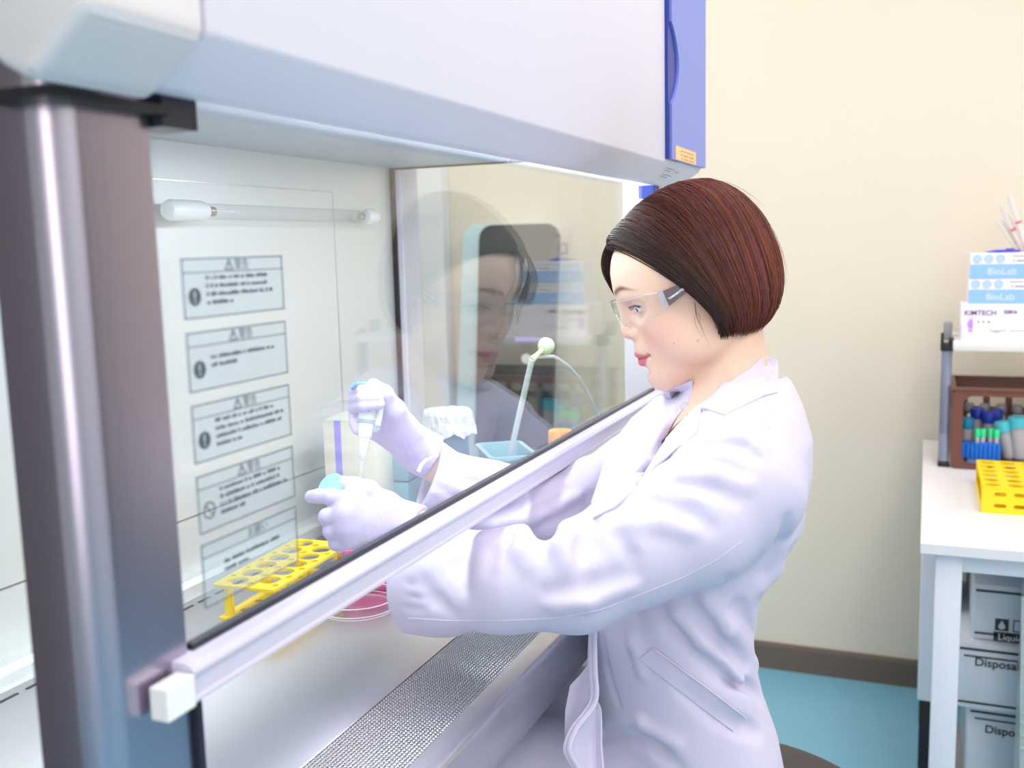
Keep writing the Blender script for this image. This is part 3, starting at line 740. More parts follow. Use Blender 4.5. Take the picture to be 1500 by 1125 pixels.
# big yellow rack on the table
r2 = thing('tube_rack', 'yellow perforated tube rack on the white side table, in front of the brown basket', 'tube rack', (2.31, -.61, TZ), 0)
def rp2(L, Wd, z0, z1, nx, ny, rx, off=0):
    bm = B(); hs = []
    for i in range(nx):
        for j in range(ny):
            hs.append(circ(-L / 2 + L * (i + .5) / nx, -Wd / 2 + Wd * (j + .5) / ny, rx, 18))
    holed(bm, rrect(-L / 2, -Wd / 2, L / 2, Wd / 2, .003, 3), hs, lambda a, b: (a, b, z0), lambda a, b: (a, b, z1)); return bm
obj('top_tray', rp2(.262, .21, .052, .055, 6, 5, .0155), 'yellow', r2, 30)
obj('middle_tray', rp2(.246, .19, .026, .028, 6, 5, .0155), 'yellow', r2, 30)
obj('bottom_tray', rp2(.262, .20, .0, .003, 6, 5, .006), 'yellow', r2, 30)
for s in (-1, 1):
    bm = B(); holed(bm, [(-.105, .0), (.105, .0), (.105, .053), (-.105, .053)], [rrect(-.085 + k * .036, zz, -.062 + k * .036, zz + .008, .0035, 3) for k in range(5) for zz in (.012, .036)], lambda a, b: (s * .128 + (.0 if s > 0 else 0), a, b), lambda a, b: (s * .1305, a, b)); obj('end_wall', bm, 'yellow', r2, 30)
    bm = B(); box(bm, (-.128, s * .104 - .001, 0), (-.12, s * .104 + .001, .054)); box(bm, (.12, s * .104 - .001, 0), (.128, s * .104 + .001, .054)); box(bm, (-.128, s * .104 - .001, .0), (.128, s * .104 + .001, .012)); obj('side_rail', bm, 'yellow', r2)

# under the table: carton stack, frosted bin, wheeled cart
mat('carton_grey', (206, 212, 222), .6); mat('carton_line', (52, 54, 58), .6); mat('carton_brown', (206, 200, 196), .65)
def ucarton(label, x0, y1, z0, dx, dy, dz, word, wz, icon=False):
    t = thing('storage_carton', label, 'box', (x0 + dx / 2, y1 - dy / 2, z0), 0, 'cartons stacked under the table')
    obj('carton', box(B(), (-dx / 2, -dy / 2, 0), (dx / 2, dy / 2, dz), .006), 'carton_grey', t, 40)
    front(t, 'line', dx, dy, [(.004, .012, dy - .004, .0165)], 'carton_line'); front(t, 'line', dx, dy, [(.004, dz - .016, dy - .004, dz - .011)], 'carton_line')
    if icon:
        q_ = B(); u0, v0, s = .041, .024, .025
        drop = [(u0 + s / 2 + .0065 * math.sin(a), v0 + .0088 - .0065 * math.cos(a)) for a in [k * PI / 8 for k in range(-6, 7)]] + [(u0 + s / 2, v0 + .0215)]
        holed(q_, [(dy / 2 - u, v) for u, v in ((u0, v0), (u0 + s, v0), (u0 + s, v0 + s), (u0, v0 + s))], [[(dy / 2 - u, v) for u, v in drop]], lambda a, b: (-dx / 2 - .0001, a, b), lambda a, b: (-dx / 2 - .0009, a, b))
        obj('drop_icon', q_, 'carton_line', t)
        front(t, 'word_bar', dx, dy, [(u0 - .002, .002, u0 + .08, .021)], 'carton_line')
        q_ = B(); u1 = u0 + s + .008
        holed(q_, [(dy / 2 - u, v) for u, v in ((u1, v0), (u1 + s, v0), (u1 + s, v0 + s), (u1, v0 + s))], [[(dy / 2 - u, v) for u, v in ((u1 + .002, v0 + .002), (u1 + s - .002, v0 + .002), (u1 + s - .002, v0 + s - .002), (u1 + .002, v0 + s - .002))]], lambda a, b: (-dx / 2 - .0001, a, b), lambda a, b: (-dx / 2 - .0009, a, b))
        obj('square_icon', q_, 'carton_line', t)
        text('lettering', word, .019, 'paper', (-dx / 2 - .0012, dy / 2 - u0 - .006, .0045), Lx, Uy, t, thick=.0002)
    else:
        text('lettering', word, .024, 'carton_line', (-dx / 2 - .0010, dy / 2 - .032, wz), Lx, Uy, t, thick=.0002, bold=.0004)
        front(t, 'flap_line', dx, dy, [(.012, dz - .03, dy - .01, dz - .0265)], 'carton_line')
    return t
zb2 = .335
ucarton('grey-white carton with a drop icon under the table, topmost of the stack', 2.16, -.497, .478, .36, .30, .118, 'Liquid', 0, True)
ucarton('grey-white carton under the table, below the one with the drop icon', 2.14, -.47, zb2, .40, .34, .142, 'Disposable', .095)
ucarton('grey-white carton lowest under the table, above the floor', 2.19, -.497, .10, .36, .30, .222, 'Disposable', .165)
dl_ = thing('low_dolly', 'low grey dolly carrying the carton stack under the table', 'dolly', (2.36, -.65, 0))
wobj('deck', box(B(), (2.18, -.81, .07), (2.56, -.48, .099), .004), 'carton_brown', dl_, 40)
for x in (2.21, 2.53):
    for y in (-.78, -.51):
        wobj('wheel', lathe(B(), [(.02, -.008), (.034, -.006), (.034, .006), (.02, .008)], 18, (x, y, .0345), (0, 1, 0)), 'black', dl_, 40)
thin_glass('frosted', (0.86, 0.9, 0.9), .04, .3, haze=.45, hazecol=(.72, .78, .8))
fb_ = thing('frosted_bin', 'frosted translucent bin standing under the table at the frame edge', 'bin', (2.06, -.70, 0))
bm = B(); holed(bm, [(-.84, .02), (-.54, .02), (-.522, .633), (-.86, .633)], [], lambda a, b: (1.998, a, b), lambda a, b: (1.995, a, b)); wobj('front_panel', bm, 'frosted', fb_)
for y in (-.86, -.535):
    wobj('side_panel', box(B(), (1.998, y, .02), (2.11, y + .003, .633)), 'frosted', fb_)
wobj('back_panel', box(B(), (2.108, -.86, .02), (2.111, -.532, .633)), 'frosted', fb_)
wobj('bottom_panel', box(B(), (1.998, -.86, .0), (2.111, -.532, .02)), 'frosted', fb_)
for zz in (.585, .555, .405, .385, .36, .335):
    wobj('rib', box(B(), (1.9925, -.85, zz), (1.9955, -.530, zz + .004), .001), 'frosted', fb_)
fb_.location.y -= .047
ct = thing('cart', 'pale wheeled cart behind the front table leg', 'cart', (2.45, -.43, 0))
wobj('cabinet_body', box(B(), (2.30, -.452, .265), (2.62, -.397, .678), .004), 'table_leg', ct, 40)
wobj('wheel_fork', box(B(), (2.302, -.447, .10), (2.345, -.402, .265), .003), 'black', ct, 40)
for x in (2.325, 2.59):
    wobj('wheel', lathe(B(), [(.03, -.010), (.05, -.008), (.05, .008), (.03, .010)], 20, (x, -.425, .0505), (0, 1, 0)), 'black', ct, 40)
wobj('wheel_fork', box(B(), (2.57, -.447, .08), (2.61, -.402, .265), .003), 'black', ct, 40)
# ------------------------------------------------------------------ sculpting with distance fields
class Field:
    """distance field sampled on a rectilinear grid; shapes are blended in one after another"""
    def __init__(s, xs, ys, zs):
        s.ax = [np.asarray(a, np.float32) for a in (xs, ys, zs)]
        s.D = np.full([len(a) for a in s.ax], 0.2, np.float32)
    def _sl(s, lo, hi):
        r = []
        for a, l, h in zip(s.ax, lo, hi):
            i = max(0, int(np.searchsorted(a, l)) - 1); j = min(len(a), int(np.searchsorted(a, h)) + 1)
            if j - i < 2: return None
            r.append(slice(i, j))
        return tuple(r)
    def pts(s, sl):
        X, Y, Z = (a[q] for a, q in zip(s.ax, sl))
        return np.broadcast_arrays(X[:, None, None], Y[None, :, None], Z[None, None, :])
    def op(s, fn, lo, hi, k=0.0, mode='add', pad=0.03):
        lo = np.array(lo) - pad - k; hi = np.array(hi) + pad + k
        sl = s._sl(lo, hi)
        if sl is None: return
        d = fn(*s.pts(sl)).astype(np.float32); D = s.D[sl]
        if mode == 'add':
            h = np.maximum(k - np.abs(D - d), 0) / k if k else 0
            s.D[sl] = np.minimum(D, d) - (h * h * k * 0.25 if k else 0)
        elif mode == 'sub':
            d = -d; h = np.maximum(k - np.abs(D - d), 0) / k if k else 0
            s.D[sl] = np.maximum(D, d) + (h * h * k * 0.25 if k else 0)
    def cap(s, a, b, ra, rb=None, k=0.0, mode='add'):
        a = np.array(a, float); b = np.array(b, float); rb = ra if rb is None else rb
        ab = b - a; L = float(ab @ ab) + 1e-12
        def f(X, Y, Z):
            h = np.clip(((X - a[0]) * ab[0] + (Y - a[1]) * ab[1] + (Z - a[2]) * ab[2]) / L, 0, 1)
            return np.sqrt((X - a[0] - h * ab[0]) ** 2 + (Y - a[1] - h * ab[1]) ** 2 + (Z - a[2] - h * ab[2]) ** 2) - (ra + (rb - ra) * h)
        r = max(ra, rb); s.op(f, np.minimum(a, b) - r, np.maximum(a, b) + r, k, mode)
    def ell(s, c, r, k=0.0, mode='add', M=None):
        c = np.array(c, float); r = np.array(r, float); R = np.eye(3) if M is None else np.array(M)
        def f(X, Y, Z):
            P = [X - c[0], Y - c[1], Z - c[2]]
            q = [R[0][i] * P[0] + R[1][i] * P[1] + R[2][i] * P[2] for i in range(3)]
            k0 = np.sqrt(sum((q[i] / r[i]) ** 2 for i in range(3))); k1 = np.sqrt(sum((q[i] / r[i] ** 2) ** 2 for i in range(3))) + 1e-9
            return k0 * (k0 - 1) / k1
        e = np.sqrt(((R * r) ** 2).sum(1)); s.op(f, c - e, c + e, k, mode)
    def chain(s, pts, k=0.0, mode='add', kk=None):
        for (a, ra), (b, rb) in zip(pts, pts[1:]): s.cap(a, b, ra, rb, k, mode)
    def mesh(s, relax=1):
        D = s.D; ins = D < 0
        nx, ny, nz = D.shape
        c = ins[:-1, :-1, :-1].astype(np.int8)
        cnt = sum(ins[i:nx - 1 + i, j:ny - 1 + j, l:nz - 1 + l].astype(np.int8) for i in (0, 1) for j in (0, 1) for l in (0, 1))
        act = (cnt > 0) & (cnt < 8)
        I, J, K = np.nonzero(act); n = len(I)
        idx = np.full(act.shape, -1, np.int32); idx[I, J, K] = np.arange(n)
        acc = np.zeros((n, 3)); w = np.zeros(n)
        co = s.ax
        cor = [(i, j, l) for i in (0, 1) for j in (0, 1) for l in (0, 1)]
        for a in cor:
            for ax in range(3):
                if a[ax]: continue
                b = list(a); b[ax] = 1
                da = D[I + a[0], J + a[1], K + a[2]]; db = D[I + b[0], J + b[1], K + b[2]]
                m = (da < 0) != (db < 0)
                t = np.where(m, da / np.where(m, da - db, 1), 0)
                p = np.stack([co[0][I + a[0]], co[1][J + a[1]], co[2][K + a[2]]], 1).astype(float)
                q = np.stack([co[0][I + b[0]], co[1][J + b[1]], co[2][K + b[2]]], 1)
                acc += np.where(m[:, None], p + (q - p) * t[:, None], 0); w += m
        V = acc / w[:, None]
        F = []
        for ax in range(3):
            o = [a for a in range(3) if a != ax]
            lo = [slice(None)] * 3; hi = [slice(None)] * 3
            lo[ax] = slice(0, -1); hi[ax] = slice(1, None)
            for a in o: lo[a] = slice(1, -1); hi[a] = slice(1, -1)
            A = ins[tuple(lo)]; Bq = ins[tuple(hi)]
            for sgn in (0, 1):
                e = np.nonzero((A & ~Bq) if sgn == 0 else (~A & Bq)); e = [q.copy() for q in e]
                for a in o: e[a] += 1
                def at(d1, d2):
                    p = [q.copy() for q in e]; p[o[0]] -= d1; p[o[1]] -= d2; return idx[p[0], p[1], p[2]]
                q = np.stack([at(1, 1), at(0, 1), at(0, 0), at(1, 0)], 1)
                flip = (sgn == 1) ^ (ax == 1)
                F.append(q[:, ::-1] if flip else q)
        F = np.concatenate(F)
        for _ in range(relax):
            S = np.zeros_like(V); C = np.zeros(n)
            for i in range(4):
                a, b = F[:, i], F[:, (i + 1) % 4]
                np.add.at(S, a, V[b]); np.add.at(C, a, 1)
            V = 0.4 * V + 0.6 * S / np.maximum(C, 1)[:, None]
        return V, F
def axis(*segs):
    """rectilinear axis: (start, end, step), ..."""
    out = []
    for a, b, st in segs: out += list(np.linspace(a, b, max(1, int(round((b - a) / st))), endpoint=False))
    return np.array(out + [segs[-1][1]])
def vmesh(name, V, F, m, parent=None, col=None, mats=None, smooth=True):
    me = bpy.data.meshes.new(name)
    me.vertices.add(len(V)); me.vertices.foreach_set('co', np.asarray(V, np.float32).ravel())
    k = F.shape[1]
    me.loops.add(F.size); me.loops.foreach_set('vertex_index', np.asarray(F, np.int32).ravel())
    me.polygons.add(len(F)); me.polygons.foreach_set('loop_start', np.arange(0, F.size, k, dtype=np.int32)); me.polygons.foreach_set('loop_total', np.full(len(F), k, np.int32))
    me.update(calc_edges=True)
    if smooth: me.polygons.foreach_set('use_smooth', np.ones(len(F), bool))
    if col is not None:
        a = me.color_attributes.new('tint', 'FLOAT_COLOR', 'POINT'); a.data.foreach_set('color', np.asarray(np.c_[col, np.ones(len(V))], np.float32).ravel())
    for mm in (mats or [m]): me.materials.append(MATS[mm])
    me.validate()
    return link(bpy.data.objects.new(name, me), parent)
def vcol_mat(name, rough, spec=.5, **kw):
    m = mat(name, (255, 255, 255), rough, 0, spec, **kw); nt = m.node_tree
    at = nt.nodes.new('ShaderNodeAttribute'); at.attribute_name = 'tint'
    nt.links.new(at.outputs['Color'], nt.nodes['Principled BSDF'].inputs['Base Color']); return m
def bvh(V, F): return BVHTree.FromPolygons([tuple(v) for v in V], [tuple(int(i) for i in f) for f in F])
def cast(tree, u, v, lift=0.0):
    d = Vector(ray(u, v)).normalized(); h, nrm, i, t = tree.ray_cast(Vector(CC), d)
    return None if h is None else h + nrm * lift

# ------------------------------------------------------------------ the person: frames
PER = thing('person', 'seated person in a white lab coat and clear safety glasses, reaching under the sash', 'person', (1.10, -.17, 0))
PM = Matrix.Translation((-1.10, .17, 0))
def pobj(o, parent=None):
    o.data.transform(PM); o.parent = parent or PER; return o
HS = .88
def rotm(yaw, p):
    a, b = math.radians(yaw), -math.radians(p)
    return np.array([[math.cos(a), -math.sin(a), 0], [math.sin(a), math.cos(a), 0], [0, 0, 1]]) @ np.array([[1, 0, 0], [0, math.cos(b), -math.sin(b)], [0, math.sin(b), math.cos(b)]])
HR = rotm(18, 22); HT = np.array([1.1043, -.1443, 1.2487])      # head: x to the person's right, y to the front, z up
def hw(p): return HT + HS * HR @ np.array(p, float)
def toh(V): return (np.asarray(V) - HT) @ HR / HS

def head_shapes(f, off=0.0):
    def E(c, r, k=.012, mode='add'): f.ell(hw(c), np.array(r) * HS, k * HS, mode, HR)
    def Cp(a, b, ra, rb=None, k=.008, mode='add'): f.cap(hw(a), hw(b), ra * HS, (ra if rb is None else rb) * HS, k * HS, mode)
    E((0, -.014, .034), (.0705, .088, .078), 0)
    E((0, .018, .035), (.060, .0655, .058), .03)                # forehead
    E((0, .026, -.030), (.0585, .052, .070), .035)              # face
    for s in (-1, 1):
        E((s * .037, .0455, -.025), (.0235, .024, .030), .016)    # cheek
        E((s * .048, .012, -.060), (.016, .036, .026), .025)    # jaw angle
        Cp((s * .008, .0765, .0300), (s * .038, .0555, .0310), .0075, .0065, .012)   # brow ridge
    E((0, .052, -.062), (.034, .034, .034), .025)               # muzzle
    E((0, .070, -.092), (.0205, .0195, .017), .022)             # chin
    E((0, .045, -.088), (.034, .032, .020), .02)
    for s in (-1, 1): E((s * .0315, .0850, .003), (.0165, .0140, .0110), .010, 'sub'); E((s * .0435, .0800, .002), (.0200, .0190, .0125), .010, 'sub')   # eye hollows
    for s in (-1, 1):
        E((s * .0315, .0592, .0042), (.0146, .0131, .0130), .006)          # lids over the eyeball
        Cp((s * .0215, .0765, .0038), (s * .0330, .0715, .0042), .0038, .0046, .0010, 'sub'); Cp((s * .0330, .0715, .0042), (s * .0420, .0630, .0038), .0046, .0034, .0010, 'sub')   # lid opening
    Cp((0, .0815, .012), (0, .0865, -.012), .0075, .0085, .012)
    Cp((0, .0865, -.012), (0, .0892, -.0215), .0085, .0098, .008)
    for s in (-1, 1):
        E((s * .0115, .0815, -.0265), (.0075, .0085, .0072), .006)
        E((s * .0062, .0862, -.0362), (.0032, .0048, .003), .0025, 'sub')
    E((0, .078, -.0455), (.019, .0125, .011), .012)
    # lips
    for s in (-1, 1):
        Cp((s * .0035, .0905, -.0525), (s * .0215, .0775, -.0560), .0044, .0018, .004)
        Cp((0, .0880, -.0640), (s * .0195, .0770, -.0585), .0056, .0022, .004)
        Cp((0, .0960, -.0588), (s * .0230, .0800, -.0568), .0010, .0008, .0022, 'sub')
        E((s * .0245, .0765, -.0570), (.003, .004, .003), .004, 'sub')
    E((0, .0905, -.0775), (.014, .006, .0035), .008, 'sub')
    # ears
    for s in (-1, 1):
        E((s * .0695, -.024, -.010), (.0060, .016, .028), .006)
        E((s * .0765, -.020, -.008), (.004, .009, .016), .004, 'sub')
        E((s * .0685, -.016, -.036), (.005, .007, .008), .006)
def tint_head(V):
    q = toh(V); x, y, z = q.T
    base = np.array([s2l(232), s2l(194), s2l(172)])
    col = np.tile(base, (len(V), 1))
    def blend(w, c):
        nonlocal col
        c = np.array([s2l(v) for v in c]); w = np.clip(w, 0, 1)[:, None]; col = col * (1 - w) + c * w
    blend(.55 * np.exp(-(((np.abs(x) - .045) / .020) ** 2 + ((y - .05) / .03) ** 2 + ((z + .030) / .020) ** 2)), (240, 160, 150))
    blend(.35 * np.exp(-((x / .012) ** 2 + ((y - .095) / .016) ** 2 + ((z + .026) / .010) ** 2)), (238, 160, 146))
    ax = np.abs(x); up = -.0475 - .0075 * (ax / .0225) ** 1.4 - .0012 * np.exp(-(ax / .003) ** 2); lo = -.0712 + .0135 * (ax / .0225) ** 2
    lip = 1 / (1 + np.exp(-(up - z) / .0007)) / (1 + np.exp(-(z - lo) / .0007)) / (1 + np.exp((ax - .0232) / .0008)) * (y > .06)
    blend(.92 * lip, (210, 106, 118))
    blend(.8 * np.exp(-((z + .0585) / .0011) ** 2) * (ax < .022) * (y > .07), (130, 44, 56))
    bz = .0305 + .0045 * np.sin(np.clip((ax - .012) / .040, 0, 1) * PI) - .004 * np.clip((ax - .035) / .02, 0, 1)
    br = np.exp(-((z - bz) / (.0040 * np.clip(1.2 - (ax - .012) / .050, .3, 1))) ** 2) * np.clip((ax - .010) / .004, 0, 1) * np.clip((.056 - ax) / .02, 0, 1) * (y > .03)
    blend(1.0 * br, (112, 74, 58))
    lid = np.exp(-((z - .0086 + .012 * ((ax - .032) / .015) ** 2 * .3) / .0013) ** 2) * (np.abs(ax - .031) < .0145) * (y > .05)
    blend(.75 * lid, (60, 44, 44))
    blend(.3 * np.exp(-((z + .0012) / .0012) ** 2) * (np.abs(ax - .031) < .013) * (y > .05), (150, 100, 90))
    for (mx, my, mz, r) in ((-.066, .018, -.058, .0011), (-.06, .045, -.05, .0007)):
        blend(.8 * np.exp(-((y - my) ** 2 + (z - mz) ** 2) / r ** 2) * (x < -.03), (120, 80, 66))
    return col
# skeleton points given as (column, row, depth) of the photograph's frame
def D3(u, v, t): return np.array(dep(u, v, t))
SHL, ELL, WRL = D3(1108, 664, 1.00), D3(866, 860, .945), D3(594, 771, 1.0)
SHR, ELR, WRR = D3(945, 685, 1.22), D3(800, 752, 1.125), D3(618, 662, 1.095)
NK0, NK1 = D3(1062, 490, 1.118), D3(1073, 572, 1.112)

bf = Field(axis((.80, .985, .005), (.985, 1.225, .00135), (1.225, 1.32, .008)), axis((-.36, -.275, .006), (-.275, -.040, .00135), (-.040, .30, .005)),
           axis((-.01, .55, .02), (.55, .95, .01), (.95, 1.10, .005), (1.10, 1.375, .00135)))
head_shapes(bf)
bf.chain([(NK0, .0420), (NK1, .0415), (D3(1080, 650, 1.10), .050)], .012)
SB = D3(1082, 645, 1.10)
bf.chain([(SB, .040), (SHL + np.array([.02, 0, -.015]), .027)], .03)
bf.chain([(SB, .045), (SHR, .036)], .04)
bf.ell((1.095, -.165, 1.0), (.10, .055, .12), .04); bf.ell((1.085, -.138, .85), (.085, .036, .14), .04); bf.ell((1.09, -.135, .70), (.105, .048, .08), .03)
for sh, el, wr in ((SHL, ELL, WRL), (SHR, ELR, WRR)):
    bf.chain([(sh, .032), (el, .028), (el * .4 + wr * .6 + np.array([0, 0, -.013]), .0235), (wr, .0225)], .02)
hipL, hipR = np.array([1.03, -.155, .68]), np.array([1.16, -.125, .68])
kneL, kneR = np.array([.99, .20, .66]), np.array([1.16, .20, .66])
for hp, kn, sg in ((hipL, kneL, -1), (hipR, kneR, 1)):
    an = kn + np.array([0, -.02, -.56]); bf.chain([(hp, .060), (kn, .05), (an, .034)], .03); bf.cap(an + np.array([0, -.02, -.045]), an + np.array([0, .11, -.055]), .03, .022, .02)
# hands inside the gloves
HAND_L = dict(wr=(WRL, .0225), palm=[(D3(512, 734, .970), .0105), (D3(506, 753, .966), .0108), (D3(508, 772, .967), .0104), (D3(514, 789, .972), .0096)],
    index=[(512, 734, .970, .0098), (484, 728, .975, .0077), (467, 727, .984, .0071), (456, 727.5, .990, .0066)],
    middle=[(506, 753, .966, .0098), (479, 757, .970, .0080), (483, 766, 1.000, .0072), (503, 768, 1.010, .0066)],
    ring=[(508, 772, .967, .0095), (485, 778, .972, .0077), (489, 785, 1.000, .0070), (508, 785, 1.008, .0064)],
    pinky=[(514, 789, .972, .0088), (492, 796, .977, .0069), (497, 799, 1.000, .0062), (512, 797, 1.006, .0058)],
    thumb=[(566, 742, .985, .0105), (540, 718, .981, .0092), (519, 711, .985, .0074), (500, 706.5, .990, .0068)],
    heel=[(566, 742, .985, .0125), (560, 765, .985, .0135), (556, 785, .985, .012)])
HAND_R = dict(k=.0012, wr=(WRR, .0225), palm=[(D3(541, 583, 1.070), .0120), (D3(540, 598, 1.072), .0120), (D3(541, 612, 1.072), .0115), (D3(545, 627, 1.070), .0100)],
    index=[(541, 580, 1.070, .0088), (520, 574, 1.042, .0066), (530, 572, 1.019, .0060), (548, 573, 1.019, .0056)],
    middle=[(540, 595, 1.072, .0090), (519, 585.5, 1.042, .0067), (531, 583, 1.014, .0061), (554, 583, 1.015, .0057)],
    ring=[(541, 611, 1.072, .0088), (519, 598, 1.044, .0066), (532, 594, 1.014, .0060), (556, 592, 1.015, .0057)],
    pinky=[(545, 624, 1.070, .0080), (519, 609, 1.048, .0062), (519, 620, 1.034, .0057), (523, 631, 1.030, .0050)],
    thumb=[(600, 635, 1.068, .0135), (579, 601, 1.045, .0108), (563, 577, 1.033, .0084), (547, 564, 1.026, .0070)],
    heel=[(604, 648, 1.08, .0155), (585, 625, 1.068, .0150), (575, 610, 1.066, .014)])
def hand_shapes(f, H, off=0.0, fingers=True):
    w, r = H['wr']
    for p, rp in H['palm']: f.cap(w, p, .017 + off, rp + off, .010)
    ps = H['palm']
    for (a, ra), (b, rb) in zip(ps, ps[1:]): f.cap(a, b, ra + off, rb + off, .006)
    hp = [(D3(*q[:3]), q[3] + off) for q in H['heel']]; f.cap(w, hp[0][0], .019 + off, hp[0][1], .012); f.chain(hp, .012)
    for nm in ('index', 'middle', 'ring', 'pinky', 'thumb'):
        c = [(D3(*q[:3]), q[3] + off) for q in H[nm]]
        f.chain(c if fingers else c[:2], H.get('k', .0035) if nm != 'thumb' else .006)
for H in (HAND_L, HAND_R): hand_shapes(bf, H, -.003, False)
V, F = bf.mesh(1)
vcol_mat('skin', .45, .4, **{'Subsurface Weight': .12, 'Subsurface Scale': .02})
MATS['skin'].node_tree.nodes['Principled BSDF'].inputs['Subsurface Radius'].default_value = (1.0, .35, .2)
BODY = pobj(vmesh('body', V, F, 'skin', col=tint_head(V)))

# gloves
mat('glove', (212, 200, 236), .5, spec=.35, bump=.25, bscale=240, **{'Subsurface Weight': .1, 'Subsurface Scale': .01})
for H, nx in ((HAND_L, 0), (HAND_R, 1)):
    P = np.array([p for p, r in H['palm']] + [H['wr'][0]] + [D3(*q[:3]) for k_ in ('index', 'middle', 'ring', 'pinky', 'thumb', 'heel') for q in H[k_]])
    lo, hi = P.min(0) - .03, P.max(0) + .03
    gf = Field(*[axis((a, b, .00125)) for a, b in zip(lo, hi)])
    hand_shapes(gf, H)
    el = ELL if nx == 0 else ELR
    w = H['wr'][0]; dr = (el - w) / np.linalg.norm(el - w)
    gf.cap(w - dr * .01, w + dr * .012, .0225, .0242, .008)
    gf.cap(w + dr * .0105, w + dr * .0125, .0252, .0252, .002)            # rolled cuff
    w2 = w + dr * .0140
    def endcut(X, Y, Z): return (w2[0] - X) * dr[0] + (w2[1] - Y) * dr[1] + (w2[2] - Z) * dr[2]
    gf.op(endcut, w2 - .06, w2 + .08, 0, 'sub', .0)
    # fine creases across the back of the hand and around the wrist
    rng = random.Random(3 + nx)
    perp = np.cross(dr, ray(560, 760)); perp /= np.linalg.norm(perp)
    vw = -ray(560, 760); vw = vw - dr * (vw @ dr); vw /= np.linalg.norm(vw)
    for i in range(7):
        c = w - dr * (.022 - i * .0058); a0 = rng.uniform(-.9, -.3); a1 = rng.uniform(.3, 1.0)
        pp = [c + (perp * math.sin(a) + vw * math.cos(a)) * .0238 + dr * rng.uniform(-.0012, .0012) for a in np.linspace(a0, a1, 5)]
        for p, q in zip(pp, pp[1:]): gf.cap(p, q, .0011, .0011, .0028)
    gv, gfa = gf.mesh(1)
    pobj(vmesh('glove', gv, gfa, 'glove'))
# ------------------------------------------------------------------ the lab coat
RV = np.array([math.cos(math.radians(25)), math.sin(math.radians(25)), 0.]); FV = np.array([-RV[1], RV[0], 0.])
SLICES = [  # z, centre x, centre y, half width, depth to the front, depth to the back
    (.50, 1.10, -.160, .190, .125, .110), (.62, 1.10, -.160, .180, .122, .100), (.70, 1.095, -.160, .168, .115, .086), (.76, 1.090, -.158, .155, .112, .078), (.81, 1.088, -.155, .146, .114, .064), (.87, 1.086, -.152, .140, .115, .054),
    (.93, 1.086, -.155, .142, .115, .060), (.97, 1.088, -.162, .148, .110, .078), (1.00, 1.090, -.170, .152, .104, .090), (1.06, 1.094, -.176, .158, .096, .092), (1.095, 1.096, -.184, .148, .082, .084),
    (1.125, 1.098, -.196, .112, .060, .066), (1.142, 1.098, -.205, .080, .044, .052), (1.155, 1.098, -.212, .050, .034, .040)]
_S = np.array(SLICES)
def torso(X, Y, Z, off=0.0):
    q = [np.interp(Z, _S[:, 0], _S[:, i]).astype(np.float32) for i in range(1, 6)]
    a = (X - q[0]) * RV[0] + (Y - q[1]) * RV[1]; b = (X - q[0]) * FV[0] + (Y - q[1]) * FV[1]
    w = q[2] + off; d = np.where(b > 0, q[3], q[4]) + off
    r = ((np.abs(a) / w) ** 2.4 + (np.abs(b) / d) ** 2.2) ** (1 / 2.3)
    g = (r - 1) * np.minimum(w, d)
    return np.maximum(g, np.maximum(.44 - Z, Z - 1.152))
PXM = lambda r, t: r * t / FPX
SLV_L = [(594, 846, .985, 71), (640, 848, .975, 74), (740, 852, .955, 71), (845, 848, .945, 75), (930, 802, .955, 83), (1015, 766, .968, 92), (1086, 712, .985, 90), (1102, 668, 1.00, 68)]
SLV_R = [(627, 702, 1.09, 51), (720, 738, 1.105, 57), (800, 756, 1.12, 54), (862, 726, 1.16, 50), (918, 694, 1.20, 48), (944, 672, 1.22, 50)]
def sl(c): return [(D3(u, v, t), PXM(r, t)) for u, v, t, r in c]
SL, SR = sl(SLV_L), sl(SLV_R)
def coat_field(fine):
    st = 1.0 if fine else 2.2
    f = Field(axis((.70, 1.36, .0027 * st)), axis((-.36, .24, .0027 * st)), axis((.44, .70, .008 * st), (.70, 1.20, .0027 * st)))
    f.op(torso, (.88, -.34, .44), (1.32, .06, 1.19), 0, 'add', .02)
    f.chain(SL, .014); f.chain(SR, .02)
    f.cap(D3(590, 899, .982), D3(660, 905, .972), .0135, .013, .02)
    f.cap(D3(752, 812, .958), D3(772, 806, .952), .024, .024, .014); f.cap(D3(832, 800, .945), D3(850, 798, .942), .0215, .023, .014)
    f.cap(D3(797, 776, .90), D3(797, 776, 1.0), .0105, .0105, .014, 'sub')
    for hp, kn in ((hipL, kneL), (hipR, kneR)):
        f.cap(hp + np.array([0, .02, -.005]), kn + np.array([0, -.06, .0]), .092, .078, .03)
    return f
def coat_open(f):
    # neck opening with a V down the front, hollow cuffs
    f.chain([(D3(1058, 480, 1.118), .050), (D3(1076, 560, 1.112), .051), (D3(1074, 600, 1.11), .050)], .004, 'sub')
    f.chain([(D3(1030, 590, 1.085), .030), (D3(995, 625, 1.075), .020), (D3(966, 655, 1.055), .010)], .004, 'sub')
    for S_, wr in ((SL, WRL), (SR, WRR)):
        a, ra = S_[0]; b, rb = S_[1]; d = (b - a) / np.linalg.norm(b - a)
        f.cap(a - d * .08, a + d * .030, ra - .0062, ra - .0080, .001, 'sub')
        n = d
        def plane(X, Y, Z): return (X - a[0]) * n[0] + (Y - a[1]) * n[1] + (Z - a[2]) * n[2]
        f.op(plane, a - .085, a + .075, 0.0015, 'sub', .0)
base = coat_field(False); CBV, CBF = base.mesh(2); CT = bvh(CBV, CBF)
